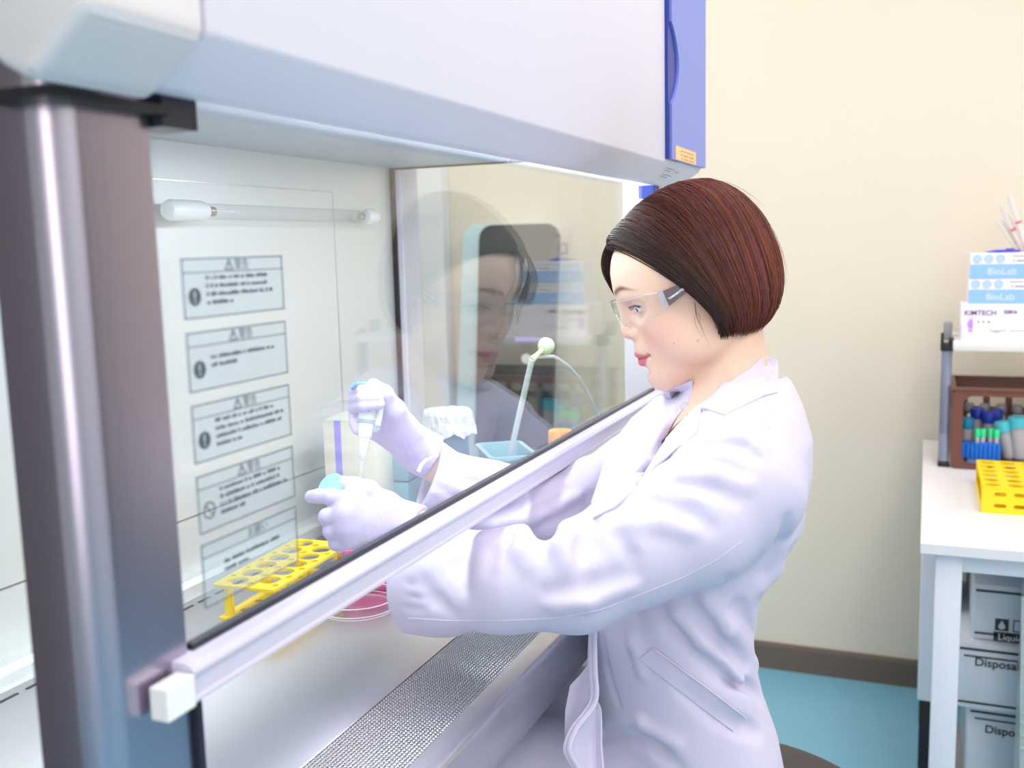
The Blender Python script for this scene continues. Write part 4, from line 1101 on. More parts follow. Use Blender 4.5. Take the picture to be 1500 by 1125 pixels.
FOLDS = [  # sign, radius in mm, blend in mm, polyline in the photograph's frame
    (-1, 5, 9, [(1008, 669), (1030, 656), (1062, 651), (1090, 655), (1098, 662)]), (1, 5, 9, [(1000, 654), (1040, 640), (1085, 638), (1105, 646)]),
    (-1, 4, 8, [(1108, 634), (1124, 645), (1140, 664)]), (1, 4, 7, [(1098, 640), (1112, 655), (1120, 668)]), (-1, 4, 8, [(1085, 664), (1108, 672)]),
    (-1, 5, 11, [(984, 709), (1032, 712), (1076, 733)]), (1, 6, 11, [(1000, 695), (1048, 694), (1096, 712)]), (-1, 4, 9, [(1006, 681), (1050, 679), (1084, 690)]),
    (-1, 6, 13, [(905, 744), (955, 738), (1010, 752), (1040, 772)]), (1, 6, 12, [(925, 768), (970, 766), (1010, 780)]),
    (-1, 9, 12, [(806, 778), (793, 800), (795, 826), (806, 850)]), (1, 9, 12, [(770, 786), (768, 808), (775, 828)]), (1, 9, 13, [(838, 776), (826, 800), (830, 822)]),
    (-1, 6, 12, [(868, 768), (858, 800), (852, 850)]), (-1, 5, 11, [(745, 786), (728, 808), (720, 838)]), (1, 6, 12, [(812, 886), (860, 880), (920, 860)]),
    (-1, 5, 12, [(800, 868), (860, 858), (925, 838)]), (-1, 5, 11, [(690, 800), (676, 830), (680, 862)]), (-1, 4, 10, [(905, 786), (925, 815), (930, 840)]),
    (-1, 2, 5, [(596, 852), (600, 856), (612, 858)]), (-1, 2, 5, [(594, 872), (606, 876), (618, 877)]), (-1, 2, 5, [(594, 890), (604, 892), (618, 892)]), (-1, 4, 10, [(620, 850), (640, 880), (664, 900)]),
    (-1, 6, 12, [(965, 888), (987, 922), (1053, 982), (1116, 1024)]), (1, 6, 12, [(990, 900), (1030, 940), (1086, 990)]), (-1, 6, 12, [(1008, 876), (1043, 918), (1091, 979), (1120, 1012)]),
    (1, 6, 12, [(1035, 880), (1068, 920), (1106, 972)]), (-1, 5, 10, [(1065, 846), (1082, 890), (1104, 930)]), (-1, 4, 9, [(884, 940), (890, 985), (905, 1030)]), (1, 5, 11, [(925, 905), (930, 945), (940, 985)]),
    (-1, 5, 11, [(940, 1072), (966, 1100), (993, 1124)]), (-1, 5, 10, [(884, 1078), (930, 1080), (975, 1102)]), (1, 5, 10, [(890, 1058), (940, 1060), (990, 1090)]), (-1, 6, 12, [(1000, 1010), (1050, 1050), (1110, 1075)]),
    (-1, 6, 12, [(1152, 762), (1138, 800), (1118, 838)]), (1, 6, 12, [(1148, 800), (1135, 835), (1118, 860)]), (-1, 4, 9, [(1118, 560), (1120, 600), (1124, 640)]),
    (-1, 5, 11, [(900, 660), (884, 700), (872, 735)]), (-1, 5, 11, [(712, 760), (770, 738), (830, 715)]), (1, 5, 11, [(730, 772), (790, 758), (850, 728)]), (-1, 5, 12, [(800, 768), (840, 752), (866, 728)]),
    (-1, 4, 9, [(650, 690), (690, 706), (730, 714)]), (-1, 3, 8, [(640, 712), (668, 730), (690, 742)]),
]
cf = coat_field(True)
for sg, r, k, pl in FOLDS:
    P = [cast(CT, u, v, (.35 if sg > 0 else .45) * -r / 1000 if sg > 0 else .55 * r / 1000) for u, v in pl]
    P = [p for p in P if p is not None]
    n = len(P)
    if n < 2: continue
    if max((P[i + 1] - P[i]).length for i in range(n - 1)) > .12: continue
    rad = [r / 1000 * (.35 + .65 * math.sin(PI * (i + .5) / n)) for i in range(n)]
    for i in range(n - 1): cf.cap(P[i], P[i + 1], rad[i], rad[i + 1], k / 1000, 'add' if sg > 0 else 'sub')
coat_open(cf)
CV, CF = cf.mesh(2)
mat('coat', (209, 202, 225), .72, spec=.25, bump=.18, bscale=46, **{'Sheen Weight': .12})
COAT = pobj(vmesh('lab_coat', CV, CF, 'coat'))
CT2 = bvh(CV, CF); BT = bvh(V, F)
def densify(pl, step):
    out = []
    for (a, b) in zip(pl, pl[1:]):
        n = max(1, int(math.hypot(b[0] - a[0], b[1] - a[1]) / step))
        out += [tuple(a[i] + (b[i] - a[i]) * k / n for i in range(len(a))) for k in range(n)]
    return out + [tuple(pl[-1])]
def patch(name, poly, thick, m, parent, lift=.002, step=9, round_=0.0, hug=True):
    """cloth panel over the coat: polygon of (column, row[, depth]); without a depth it lies on the coat"""
    pl = densify(list(poly) + [poly[0]], step)[:-1]
    def P(q):
        if len(q) == 3: return Vector(D3(*q))
        return cast(CT2, q[0], q[1], lift)
    flat = [(q[0], q[1]) for q in pl]
    us = [q[0] for q in flat]; vs = [q[1] for q in flat]; ins = []
    u = min(us) + step
    while u < max(us):
        v = min(vs) + step
        while v < max(vs):
            if inpoly(u, v, flat) and min((u - a) ** 2 + (v - b) ** 2 for a, b in flat) > (step * .6) ** 2: ins.append((u, v))
            v += step
        u += step
    has_d = len(pl[0]) == 3
    n = len(flat); V2 = [Vector(p) for p in flat + ins]; E2 = [(i, (i + 1) % n) for i in range(n)]
    Vo, _, Fo, *_r = delaunay_2d_cdt(V2, E2, [], 1, 1e-5)
    pts = []
    A = np.array(flat); Dp = np.array([q[2] for q in pl]) if has_d else None
    for q in Vo:
        if has_d:
            w = 1 / (((A - np.array(q)) ** 2).sum(1) + 1e-3) ** 1.5; d = float((w * Dp).sum() / w.sum())
            e = min(1.0, math.sqrt(((A - np.array(q)) ** 2).sum(1).min()) / 14.0)
            d = d - round_ * math.sin(e * PI / 2)
            for tr_ in (CT2, BT):
                h = cast(tr_, q.x, q.y)
                if h is not None and hug: d = min(d, proj(h)[2] - .0035)
            pts.append(Vector(D3(q.x, q.y, d)))
        else: pts.append(P((q.x, q.y)))
    bad = {i for i, p in enumerate(pts) if p is None}
    bm = B(); vs_ = [None if p is None else bm.verts.new(p) for p in pts]
    for f in Fo:
        if any(i in bad for i in f): continue
        bm.faces.new([vs_[i] for i in f])
    bmesh.ops.recalc_face_normals(bm, faces=bm.faces)
    bm.normal_update()
    fs = list(bm.faces)
    if sum(f.normal.dot(Vector(CC) - f.calc_center_median()) for f in fs) < 0: bmesh.ops.reverse_faces(bm, faces=fs)
    bm.normal_update()
    r = bmesh.ops.solidify(bm, geom=bm.faces[:], thickness=thick)
    o = obj(name, bm, m, None, 60); return pobj(o, parent)
def strip(name, pl, w, th, m, parent, lift=.001, tree=None):
    """flat band along a polyline of pixels on the coat, w wide (m)"""
    P = [cast(tree or CT2, u, v, lift) for u, v in densify(pl, 6)]; P = [p for p in P if p is not None]
    bm = B(); sweep(bm, P, w, 8, True, (1, th / w)); return pobj(obj(name, bm, m, None, 60), parent)
# collar, lapels, panels of the coat
COLLAR = [(1117, 522, 1.155), (1140, 527, 1.125), (1139, 574, 1.095), (1121, 578, 1.075), (1092, 592, 1.045), (1061, 607, 1.022), (1028, 596, 1.030), (1046, 578, 1.045), (1065, 562, 1.060), (1098, 541, 1.080)]
patch('collar', COLLAR, .0022, 'coat', COAT, step=7, round_=.004)
RIM = [D3(1122, 532, 1.105), D3(1131, 528, 1.115), D3(1136, 526, 1.130), D3(1120, 523, 1.160), D3(1080, 528, 1.180), D3(1040, 545, 1.175), D3(1014, 558, 1.150)]
rim_ = []
for i in range(len(RIM) - 1):
    a_, b_, c_, d_ = RIM[max(i - 1, 0)], RIM[i], RIM[i + 1], RIM[min(i + 2, len(RIM) - 1)]
    for k in range(8):
        t = k / 8; rim_.append(.5 * (2 * b_ + (c_ - a_) * t + (2 * a_ - 5 * b_ + 4 * c_ - d_) * t * t + (3 * b_ - a_ - 3 * c_ + d_) * t ** 3))
rim_.append(RIM[-1]); cen = sum(RIM) / len(RIM); bm = B(); rows = []
for k in range(6):
    rows.append([bm.verts.new(p + np.array([0, 0, -.0052 * k]) + (p - cen) * (.030 * k)) for p in rim_])
for r0, r1 in zip(rows, rows[1:]):
    for i in range(len(rim_) - 1): bm.faces.new((r0[i], r0[i + 1], r1[i + 1], r1[i]))
bmesh.ops.recalc_face_normals(bm, faces=bm.faces); bmesh.ops.solidify(bm, geom=bm.faces[:], thickness=.002)
pobj(obj('collar_stand', bm, 'coat', None, 60), COAT)
patch('lapel', [(1027, 597, 1.034), (1021, 632, 1.020), (985, 662, 1.015), (940, 698, 1.01), (925, 719, 1.008), (945, 690, 1.02), (971, 649, 1.040), (1002, 618, 1.045)], .0022, 'coat', COAT, step=7, round_=.003)
patch('lapel', [(1014, 557, 1.15), (1012, 575, 1.13), (1005, 592, 1.115), (990, 612, 1.10), (971, 649, 1.075), (950, 682, 1.05), (925, 719, 1.025), (900, 742, 1.02), (868, 758, 1.02), (866, 735, 1.04), (876, 704, 1.06), (886, 672, 1.08), (902, 642, 1.105), (925, 612, 1.13), (958, 584, 1.15), (990, 568, 1.16)], .0022, 'coat', COAT, step=9, round_=.016)
patch('pocket', [(937, 965), (958, 948), (1091, 1049), (1073, 1072)], .0012, 'coat', COAT, lift=.0016, step=8)
strip('pocket_seam', [(958, 948), (1091, 1049)], .0011, .0008, 'coat', COAT, .0024)
strip('sleeve_seam', [(598, 905), (660, 909), (740, 909), (820, 905), (880, 893), (940, 870), (1000, 846), (1050, 820), (1088, 792)], .0008, .0006, 'coat', COAT, .0001)
strip('shoulder_seam', [(1124, 582), (1127, 600), (1127, 628)], .0009, .0006, 'coat', COAT, .0002)
# the loose front edge hanging over the lap
patch('front_flap', [(862, 930, 1.005), (866, 960, .998), (869, 1022, .985), (858, 1045, .985), (840, 1068, .985), (829, 1098, .985), (827, 1070, .995), (828, 1040, 1.0), (835, 1004, 1.01), (850, 988, 1.015), (860, 975, 1.012)], .002, 'coat', COAT, step=6, hug=False)
patch('front_flap', [(871, 1020, .974), (860, 1045, .966), (842, 1068, .958), (831, 1096, .952), (846, 1128, .955), (866, 1150, .965), (884, 1150, .975), (880, 1090, .985), (880, 1040, .985)], .002, 'coat', COAT, step=6, hug=False, round_=-.010)
def ribbon(name, pts, w, th, parent):
    P = [D3(*p) for p in pts]; Q = []
    for i in range(len(P) - 1):
        a_, b_, c_, d_ = P[max(i - 1, 0)], P[i], P[i + 1], P[min(i + 2, len(P) - 1)]
        for k in range(6):
            t = k / 6; Q.append(.5 * (2 * b_ + (c_ - a_) * t + (2 * a_ - 5 * b_ + 4 * c_ - d_) * t * t + (3 * b_ - a_ - 3 * c_ + d_) * t ** 3))
    Q.append(P[-1]); bm = B(); rows = []
    for i, p in enumerate(Q):
        t = Q[min(i + 1, len(Q) - 1)] - Q[max(i - 1, 0)]; t /= np.linalg.norm(t); v = p - CC; v /= np.linalg.norm(v); s_ = np.cross(t, v); s_ /= np.linalg.norm(s_)
        rows.append([bm.verts.new(p + s_ * w * a + v * th * b) for a, b in ((-1, 0), (0, -.6), (1, 0), (1, 1), (-1, 1))])
    for r0, r1 in zip(rows, rows[1:]):
        for k in range(5): bm.faces.new((r0[k], r0[(k + 1) % 5], r1[(k + 1) % 5], r1[k]))
    bm.faces.new(rows[0][::-1]); bm.faces.new(rows[-1]); bmesh.ops.recalc_face_normals(bm, faces=bm.faces)
    return pobj(obj(name, bm, 'coat', None, 40), parent)
for du, dt in ((-2.5, .004), (3.5, 0)):
    ribbon('placket_edge', [(868 + du, 905, .972 + dt), (868 + du, 940, .972 + dt), (869 + du, 985, .970 + dt), (871 + du, 1012, .968 + dt), (868 + du, 1030, .965 + dt), (856 + du, 1048, .960 + dt), (841 + du, 1067, .954 + dt), (831 + du, 1092, .949 + dt), (834 + du, 1108, .949 + dt), (848 + du, 1130, .953 + dt)], .0021, .0016, COAT)
# cuff tie of the far sleeve
bm = B(); sweep(bm, [D3(*p) for p in ((636, 669, 1.055), (624, 674, 1.05), (617, 682, 1.048), (613, 691, 1.048))], [.0030, .0032, .0036, .0040], 10, True, (1, .5)); pobj(obj('cuff_tie', bm, 'coat', None, 60), COAT)
mat('pale_disc', (200, 196, 206), .3)
for u, v, t in ((1002, 594, 1.088),):
    bm = lathe(B(), [(.0042, 0), (.0046, .001), (.004, .0018), (.0015, .0014)], 18, D3(u, v, t), tuple(-ray(u, v))); pobj(obj('pale_disc', bm, 'pale_disc', None, 40), COAT)  # coat button
# dark red top under the coat
mat('shirt_red', (112, 40, 42), .7)
patch('undershirt', [(1008, 606, 1.050), (990, 622, 1.060), (966, 650, 1.072), (972, 662, 1.068), (1000, 634, 1.050)], .0015, 'shirt_red', PER, step=6, hug=False)

# trousers and shoes
mat('trousers', (62, 62, 74), .8); mat('shoe', (232, 232, 236), .5)
lf = Field(axis((.88, 1.30, .008)), axis((-.30, .34, .008)), axis((.02, .80, .008)))
lf.ell((1.09, -.135, .70), (.112, .055, .07), .03)
for hp, kn in ((hipL, kneL), (hipR, kneR)):
    an = kn + np.array([0, -.02, -.56]); lf.chain([(hp, .066), (kn, .06), (an, .046)], .03)
TVV, TF = lf.mesh(2); pobj(vmesh('trousers', TVV, TF, 'trousers'))
for kn in (kneL, kneR):
    an = kn + np.array([0, -.02, -.56]); sf = Field(axis((an[0] - .08, an[0] + .08, .005)), axis((an[1] - .12, an[1] + .2, .005)), axis((.0, .14, .005)))
    sf.cap(an + np.array([0, -.025, -.060]), an + np.array([0, .115, -.068]), .040, .032, .01); sf.cap(an + np.array([0, -.01, -.02]), an + np.array([0, 0, -.06]), .042, .042, .02)
    def ground(X, Y, Z): return Z - .003
    sf.op(ground, (an[0] - .1, an[1] - .2, -.05), (an[0] + .1, an[1] + .3, .003), 0, 'sub', .0)
    v_, f_ = sf.mesh(2); pobj(vmesh('shoe', v_, f_, 'shoe'))

# eyes
mat('sclera', (238, 236, 236), .15); mat('iris', (66, 44, 34), .15); mat('pupil', (10, 9, 9), .1); mat('lash', (24, 18, 18), .6)
def lidp(s, a):
    return (s * (.0322 + .0118 * math.cos(a)), .0724 - .0072 * math.cos(a) + .0008 * math.sin(a), .0042 + .0048 * math.sin(a))
for s in (-1, 1):
    c = np.array([s * .0315, .0594, .0040]); g = _n(HR.T @ (D3(520, 705, 1.01) - hw(c)))
    bm = B(); bmesh.ops.create_uvsphere(bm, u_segments=32, v_segments=20, radius=.0122 * HS, matrix=Matrix.Translation(hw(c))); e_ = pobj(obj('eye', bm, 'sclera', None, 60))
    d = Vector(HR @ g); cw = Vector(hw(c))
    for nm, r0, r1, m in (('iris', .0066, .0, 'iris'), ('pupil', .0030, .0, 'pupil')):
        h = .01215 if nm == 'iris' else .01228
        bm = lathe(B(), [(r0 * HS, math.sqrt(max(h * h - r0 * r0, 0)) * HS), (r0 * .6 * HS, math.sqrt(h * h - .36 * r0 * r0) * HS), (.0001, h * HS)], 24, cw, d, cap=False); pobj(obj(nm, bm, m, None, 80), e_)
    bm = B(); P = [hw(lidp(s, a)) for a in np.linspace(.1, PI * .75, 11)]
    sweep(bm, P, .0006 * HS, 6); 
    for k in range(20):
        a = .15 + PI * .6 * (k + .5) / 20; p = hw(lidp(s, a))
        q = p + HS * HR @ np.array([s * .002 * math.cos(a), .0026, .0004]); r = q + HS * HR @ np.array([s * .001 * math.cos(a), .0010, .0010])
        sweep(bm, [p, q, r], [.00032, .00022, .00006], 4)
    pobj(obj('eyelashes', bm, 'lash'))

# hair: a dark under-layer and combed strands, all following one outer hull of the bob
HPROF = [(math.atan2(z, y), math.hypot(y, z)) for y, z in ((.078, .078), (.0703, .0982), (.0393, .1145), (.0022, .126), (-.0352, .1279), (-.0757, .1156), (-.0986, .0937), (-.1139, .0641), (-.1208, .0245), (-.1184, -.0161), (-.1091, -.0445), (-.0873, -.0726), (-.0621, -.0901))]
_ha = np.array([a if a > -.2 else a + 2 * PI for a, r in HPROF]); _hr = np.array([r for a, r in HPROF])
_ha = np.concatenate([[-.6, .3], _ha, [4.35, 4.9]]); _hr = np.concatenate([[.084, .096], _hr, [.105, .10]])
def hull(d):
    """outer hair radius from the head origin in direction d"""
    d = np.asarray(d, float); d = d / np.linalg.norm(d, axis=-1, keepdims=True)
    a = np.arctan2(d[..., 2], d[..., 1]); a = np.where(a < -.7, a + 2 * PI, a)
    R = np.interp(a, _ha, _hr); sg = np.hypot(d[..., 1], d[..., 2])
    lat = np.where(d[..., 2] > 0, .0835, .0835 + .004 * np.clip(-d[..., 2], 0, 1))
    return 1 / np.sqrt((np.abs(d[..., 0]) / lat) ** 2 + (sg / R) ** 2)
def bez(P, Q, E, t):
    t = t[:, None]; return (1 - t) ** 2 * P + 2 * t * (1 - t) * Q + t * t * E
NEAR_E = [(0, -.0660, -.010, -.070), (.12, -.0690, -.016, -.074), (.3, -.0680, -.028, -.080), (.5, -.0600, -.046, -.089), (.7, -.046, -.064, -.094), (.86, -.026, -.080, -.090), (1, 0.00, -.088, -.086)]
NEAR_Q = [(0, -.074, -.024, .004), (.2, -.080, -.020, .020), (.5, -.080, -.045, .040), (.75, -.070, -.090, .040), (1, -.006, -.128, .03)]
PART = [(0, .004, .076, .086), (.15, .006, .060, .103), (.4, .008, .012, .124), (.7, .006, -.045, .126), (1, .0, -.085, .105)]
def ip(tab, a):
    T = np.array(tab); return np.array([np.interp(a, T[:, 0], T[:, i]) for i in (1, 2, 3)])
def strand(a, side, layer, n, jit, end=1.0, qj=0.0):
    P, Q, E = ip(PART, a), ip(NEAR_Q, a) + np.array([0, qj, 0]), ip(NEAR_E, a)
    if side > 0: P = P * [1, 1, 1]; Q = Q * [-1, 1, 1]; E = E * [-1, 1, 1]
    t = np.linspace(0, end, n); X = bez(P, Q, E, t) + jit
    d = X / np.linalg.norm(X, axis=1, keepdims=True)
    r = hull(d) * layer
    # keep the fringe line free of the face: the outer hull only pulls outwards
    return d * r[:, None]
rng = np.random.RandomState(5)
paths, cols, rads = [], [], []
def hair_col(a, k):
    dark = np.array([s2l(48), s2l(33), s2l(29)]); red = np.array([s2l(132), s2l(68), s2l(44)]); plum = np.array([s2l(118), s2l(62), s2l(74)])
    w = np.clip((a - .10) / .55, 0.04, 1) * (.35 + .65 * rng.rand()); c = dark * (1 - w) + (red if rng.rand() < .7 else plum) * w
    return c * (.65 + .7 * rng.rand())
def add_strand(P, c, r):
    paths.append(hw_many(P)); cols.append(c); rads.append(r)
def hw_many(P): return HT + HS * np.asarray(P) @ HR.T
N1 = 4200
for i in range(N1):
    side = -1 if i < N1 * .68 else 1
    a = rng.rand() ** .92
    lay = .945 + .06 * rng.rand()
    wob = rng.normal(0, .0016, 3); ph = rng.rand() * 6.28
    t = np.linspace(0, 1, 16)
    jit = wob[None, :] * t[:, None] + (np.sin(t * 5 + ph) * .0007)[:, None]
    P = strand(a, side, lay, 16, jit, .87 + .17 * rng.rand() ** 1.3, rng.normal(0, .005))
    P[-3:] = P[-3:] * np.array([1, .985, .965])[:, None]           # ends turn in
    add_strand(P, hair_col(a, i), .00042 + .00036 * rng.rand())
for i in range(260):                                                 # side fringe of the far half, hanging in front
    a = rng.rand(); P = np.array([.010 + .01 * a, .070 - .015 * a, .094 + .008 * a]); Q = np.array([.040 + .012 * a, .104 - .020 * a, .070]); E = np.array([.056 + .008 * rng.rand(), .082 - .022 * a, .004 + .02 * rng.rand()])
    t = np.linspace(0, 1, 14); X = bez(P, Q, E, t) + rng.normal(0, .0012, 3) * t[:, None]
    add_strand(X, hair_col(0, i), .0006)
for i in range(90):                                                  # fine flyaway hairs on top and at the back
    a = rng.rand(); side = -1 if rng.rand() < .6 else 1; P = strand(a, side, 1.0, 12, 0, .35 + .5 * rng.rand(), rng.normal(0, .01))
    d = P / np.linalg.norm(P, axis=1, keepdims=True); P = P + d * (np.linspace(0, 1, 12) ** 1.5 * (.002 + .008 * rng.rand()))[:, None]
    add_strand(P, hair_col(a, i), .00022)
for i in range(6):                                                  # short wisps in front of the ear and at the nape
    if i < 12: p0 = np.array([-.0690, .000 + .012 * rng.rand(), -.012 - .02 * rng.rand()]); dv = np.array([-.001, .006 * rng.rand() - .002, -.026 - .016 * rng.rand()])
    else: p0 = np.array([-.052 - .01 * rng.rand(), -.040 - .02 * rng.rand(), -.080]); dv = np.array([.004 * rng.rand(), .012 * rng.rand(), -.018 - .014 * rng.rand()])
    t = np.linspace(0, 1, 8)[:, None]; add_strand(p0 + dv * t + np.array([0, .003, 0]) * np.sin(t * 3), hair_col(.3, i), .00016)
HVs, HFs, HC = [], [], []; nb = 0
for P, c, r in zip(paths, cols, rads):
    n = len(P); T = np.gradient(P, axis=0); T /= np.linalg.norm(T, axis=1, keepdims=True) + 1e-12
    S = np.cross(T, np.array([.31, .2, .93])); S /= np.linalg.norm(S, axis=1, keepdims=True) + 1e-12; U = np.cross(S, T)
    w = r * np.minimum(1, (n - np.arange(n)) / 4.0)[:, None] * HS
    ring = np.stack([P + S * w, P + U * w, P - S * w, P - U * w], 1)
    HVs.append(ring.reshape(-1, 3)); HC.append(np.tile(c, (n * 4, 1)))
    i = np.arange(n - 1)[:, None] * 4; k = np.arange(4)[None, :]; k2 = (k + 1) % 4
    HFs.append((np.stack([i + k, i + k2, i + 4 + k2, i + 4 + k], -1).reshape(-1, 4)) + nb); nb += n * 4
# under-layer sheets
for side in (-1, 1):
    na, nt_ = 40, 24
    G = np.array([strand(a, side, .935, nt_, 0, .96) for a in np.linspace(0, 1, na)])
    W_ = hw_many(G.reshape(-1, 3)); HVs.append(W_); HC.append(np.tile([s2l(40), s2l(28), s2l(27)], (len(W_), 1)))
    q = [(i * nt_ + j, i * nt_ + j + 1, (i + 1) * nt_ + j + 1, (i + 1) * nt_ + j) for i in range(na - 1) for j in range(nt_ - 1)]
    HFs.append(np.array(q) + nb); nb += len(W_)
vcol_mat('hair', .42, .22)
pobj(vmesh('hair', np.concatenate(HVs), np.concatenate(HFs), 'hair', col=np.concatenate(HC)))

# ------------------------------------------------------------------ safety glasses
GL = thing('safety_glasses', 'clear wraparound safety glasses with brown temples worn by the seated person', 'glasses', tuple(hw((0, .09, 0))))
def gobj(o, sub=None):
    o.data.transform(Matrix.Translation(-Vector(GL.location))); o.parent = sub or GL; return o
thin_glass('lens', (0.97, 0.975, 0.98), .07, .0); thin_glass('lens_edge', (0.86, 0.88, 0.92), .12, .1, haze=.2, hazecol=(.9, .92, .97))
mat('temple_brown', (92, 76, 84), .35)
def gp(f, z):          # f in -1..1 around the wrap
    a = f * 1.42; return np.array([.0735 * math.sin(a) / math.sin(1.42), .035 + .0625 * max(0, (math.cos(a) - math.cos(1.42)) / (1 - math.cos(1.42))) ** 1.15, z])
def gtop(f): return .0225 - .0075 * abs(f) ** 1.6
def gbot(f):
    a = abs(f)
    if a < .12: return .006 - .003 * (a / .12) ** 2
    if a < .42: return .003 - .0195 * math.sin((a - .12) / .30 * PI / 2)
    return -.0165 + .0125 * ((a - .42) / .58) ** 1.5
fsn = np.linspace(-1, 1, 61)
V0, F0 = [], []
for f in fsn:
    for k in range(7):
        z = gbot(f) + (gtop(f) - gbot(f)) * k / 6; p = gp(f, z); p[1] -= .05 * max(0, -z) ** 1.0 * .25; V0.append(hw(p))
for i in range(60):
    for k in range(6): F0.append((i * 7 + k, (i + 1) * 7 + k, (i + 1) * 7 + k + 1, i * 7 + k + 1))
bm = bmesh.new(); vs = [bm.verts.new(v) for v in V0]
for f in F0: bm.faces.new([vs[i] for i in f])
bmesh.ops.solidify(bm, geom=bm.faces[:], thickness=.0016)
gobj(obj('lens', bm, 'lens', None, 50))
for fn, r in ((gtop, .0008), (gbot, .0005)):
    bm = B(); P = []
    for f in fsn:
        z = fn(f); p = gp(f, z); p[1] -= .0125 * max(0, -z); P.append(hw(p))
    sweep(bm, P, r * HS, 6); gobj(obj('lens_rim', bm, 'lens_edge', None, 60))
for s in (-1, 1):
    # temple: clear hinge block, brown arm running back under the hair
    def tp(y, z0, z1, x, th):
        return [hw((s * x, y, z0)), hw((s * (x + th), y, z0)), hw((s * (x + th), y, z1)), hw((s * x, y, z1))]
    def loft(secs, nm, m, sub=None):
        bm = B(); R = [[bm.verts.new(p) for p in q] for q in secs]
        for a, b in zip(R, R[1:]):
            for k in range(4): bm.faces.new((a[k], a[(k + 1) % 4], b[(k + 1) % 4], b[k]))
        bm.faces.new(R[0][::-1]); bm.faces.new(R[-1]); bmesh.ops.recalc_face_normals(bm, faces=bm.faces); return gobj(obj(nm, bm, m, None, 30), sub)
    loft([tp(.042, -.0050, .0150, .0725, .0025), tp(.034, -.0050, .0152, .0745, .0025)], 'hinge', 'lens_edge')
    arm = loft([tp(.0345, -.0048, .0150, .0745, .0022), tp(.014, .0012, .0148, .0765, .0022), tp(-.010, .0045, .0140, .0770, .0022), tp(-.050, .003, .0100, .073, .0022), tp(-.070, -.010, -.002, .066, .0022)], 'temple', 'temple_brown')
    if s < 0:
        o0 = hw((-.0782, .0315, .0024)); xd = HR @ np.array([-.0018, -.0200, .0042]); yd = HR @ np.array([0, .20, .98])
        t_ = text('lettering', 'YAMAMOTO', .0033, 'paper', o0, xd, yd, None, thick=.0001, bold=.0001); gobj(t_, arm)
        o0 = hw((-.0800, .0128, .0062)); t_ = text('lettering', 'LF 301', .0026, 'paper', o0, xd, yd, None, thick=.0001); gobj(t_, arm)

# ------------------------------------------------------------------ pipette in the far hand, cap in the near hand
PIP = thing('micropipette', 'white micropipette with grey collar and blue finger rest held over the near hand', 'pipette', tuple(D3(527, 703, 1.016)))
def pp(o, sub=None):
    o.data.transform(Matrix.Translation(-Vector(PIP.location))); o.parent = sub or PIP; return o
p0, p1 = Vector(D3(527, 703, 1.016)), Vector(D3(543, 567, 1.030))
L_ = (p1 - p0).length; ax_ = (p1 - p0).normalized()
def at(f): return f * L_
mat('pip_white', (238, 240, 242), .3); mat('pip_grey', (168, 184, 190), .35); mat('pip_blue', (110, 150, 220), .35); thin_glass('tip_clear', (.95, .97, .97), .08, .05, haze=.25, hazecol=(.95, .98, .98))
pp(obj('disposable_tip', lathe(B(), [(.0007, 0), (.0018, at(.13)), (.0029, at(.23)), (.0032, at(.24)), (.0032, at(.26))], 16, p0, ax_), 'tip_clear', None, 40))
pp(obj('shaft', lathe(B(), [(.0026, at(.23)), (.0030, at(.25)), (.0042, at(.27)), (.0060, at(.45)), (.0062, at(.47))], 20, p0, ax_), 'pip_white', None, 40))
pp(obj('cone', lathe(B(), [(.0068, at(.455)), (.0071, at(.47)), (.0086, at(.60)), (.0082, at(.62))], 24, p0, ax_), 'pip_white', None, 40))
pp(obj('collar', lathe(B(), [(.0084, at(.60)), (.0093, at(.605)), (.0093, at(.64)), (.0086, at(.645))], 24, p0, ax_), 'pip_grey', None, 40))
hd_ = pp(obj('handle', lathe(B(), [(.0086, at(.64)), (.0088, at(.65)), (.0090, at(.80)), (.0088, at(.95)), (.0080, at(1.0)), (.006, at(1.01))], 24, p0, ax_), 'pip_white', None, 40))
sd = Vector(CR.T @ np.array([1., 0, 0])); 
bm = B(); sweep(bm, [p0 + ax_ * at(.54) + sd * .0112, p0 + ax_ * at(.64) + sd * .0118, p0 + ax_ * at(.78) + sd * .0125, p0 + ax_ * at(.97) + sd * .0105], [.0030, .0038, .0036, .003], 10); pp(obj('ejector', bm, 'pip_white', None, 50))
bm = B(); sweep(bm, [p0 + ax_ * at(.51) + sd * .0095, p0 + ax_ * at(.585) + sd * .0108], [.0034, .0042], 10); pp(obj('ejector_foot', bm, 'pip_grey', None, 50))
bm = B(); sweep(bm, [Vector(D3(*q)) for q in ((541, 563, 1.028), (530, 562, 1.022), (520, 564, 1.02), (514.5, 570, 1.021))], [.0042, .0042, .0040, .0026], 12, True, (1, .7)); pp(obj('finger_rest', bm, 'pip_blue', None, 50))
pp(obj('plunger', lathe(B(), [(.0035, at(1.0)), (.0035, at(1.015)), (.0062, at(1.02)), (.0066, at(1.045)), (.005, at(1.05))], 20, p0, ax_), 'pip_blue', None, 40))
bm = B(); 
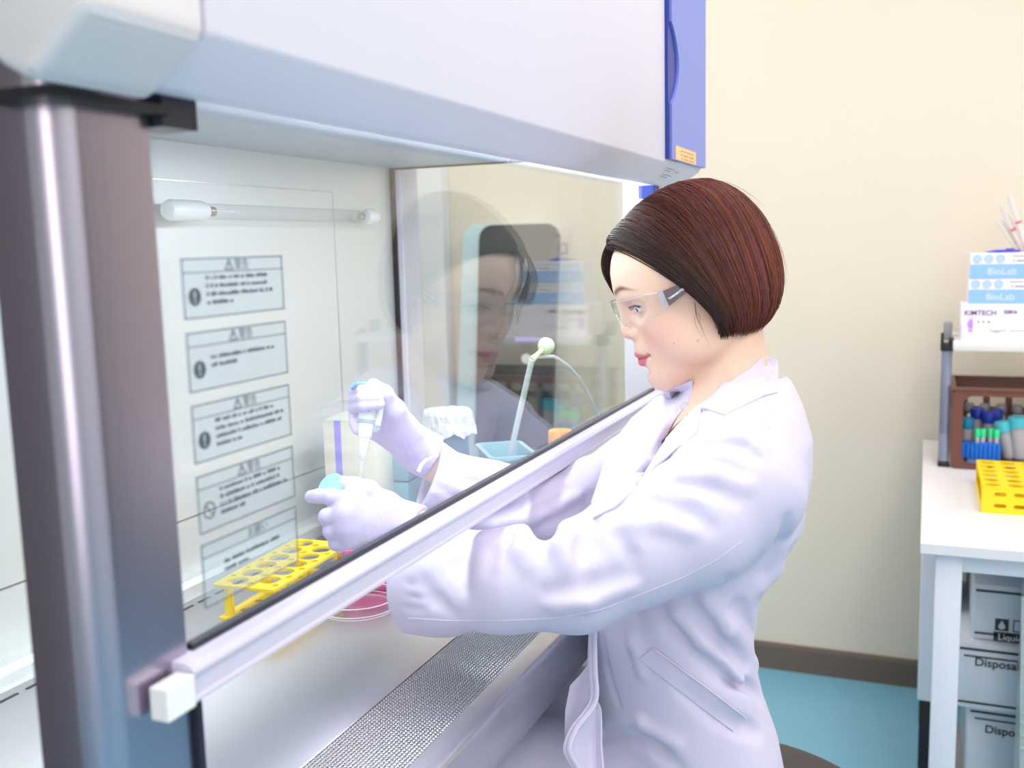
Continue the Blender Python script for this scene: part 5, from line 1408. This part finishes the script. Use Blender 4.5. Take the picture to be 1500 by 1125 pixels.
for fz, w in ((.76, .004), (.74, .0025)):
    c = p0 + ax_ * at(fz); tow = (Vector(CC) - c).normalized(); sweep(bm, [c + tow * .0092 - sd * .0005, c + tow * .0091 + sd * w], .0006, 6)
pp(obj('printed_mark', bm, 'ink_soft'), hd_)
mat('cap_sky', (150, 222, 240), .4)
cc_ = Vector(D3(487, 714, .990)); cax = Vector(CR.T @ np.array([-.50, -.62, -.60])).normalized()
CP = thing('screw_cap', 'pale cyan screw cap pinched between thumb and index finger of the near hand', 'cap', tuple(cc_))
bm = lathe(B(), [(.0125, -.006), (.0135, -.0055), (.0138, -.004), (.0138, .005), (.0128, .0062), (.0001, .0062)], 36, cc_, cax, cap=False); wobj('shell', bm, 'cap_sky', CP, 40)
bm = B()
for k in range(36):
    a = 2 * PI * k / 36; s_ = cax.orthogonal().normalized(); t_ = cax.cross(s_); r_ = s_ * math.cos(a) + t_ * math.sin(a); sweep(bm, [cc_ + r_ * .0137 - cax * .0045, cc_ + r_ * .0137 + cax * .0045], .0005, 4)
wobj('grip_ribs', bm, 'cap_sky', CP)

# ------------------------------------------------------------------ stool under the person
mat('stool_black', (58, 52, 52), .5); mat('chrome', (190, 190, 196), .15, 1.0)
st_ = thing('stool', 'round black padded stool under the seated person', 'stool', (1.15, -.18, 0))
wobj('seat', lathe(B(), [(.01, .558), (.178, .558), (.195, .568), (.201, .588), (.195, .606), (.178, .612), (.01, .614)], 48, (1.15, -.18, 0)), 'stool_black', st_, 50)
wobj('column', lathe(B(), [(.03, .10), (.03, .30), (.022, .305), (.022, .559)], 20, (1.15, -.18, 0)), 'chrome', st_, 40)
for k in range(5):
    a = 2 * PI * k / 5 + .3; d = Vector((math.cos(a), math.sin(a), 0)); bm = B(); sweep(bm, [Vector((1.15, -.18, .11)) + d * .02, Vector((1.15, -.18, .075)) + d * .26], [.02, .013], 10)
    lgo = wobj('leg', bm, 'chrome', st_, 50); wobj('caster', lathe(B(), [(.012, -.014), (.026, -.012), (.026, .012), (.012, .014)], 16, Vector((1.15, -.18, .0265)) + d * .26, (-d.y, d.x, 0)), 'black', st_, 40, sub=lgo)
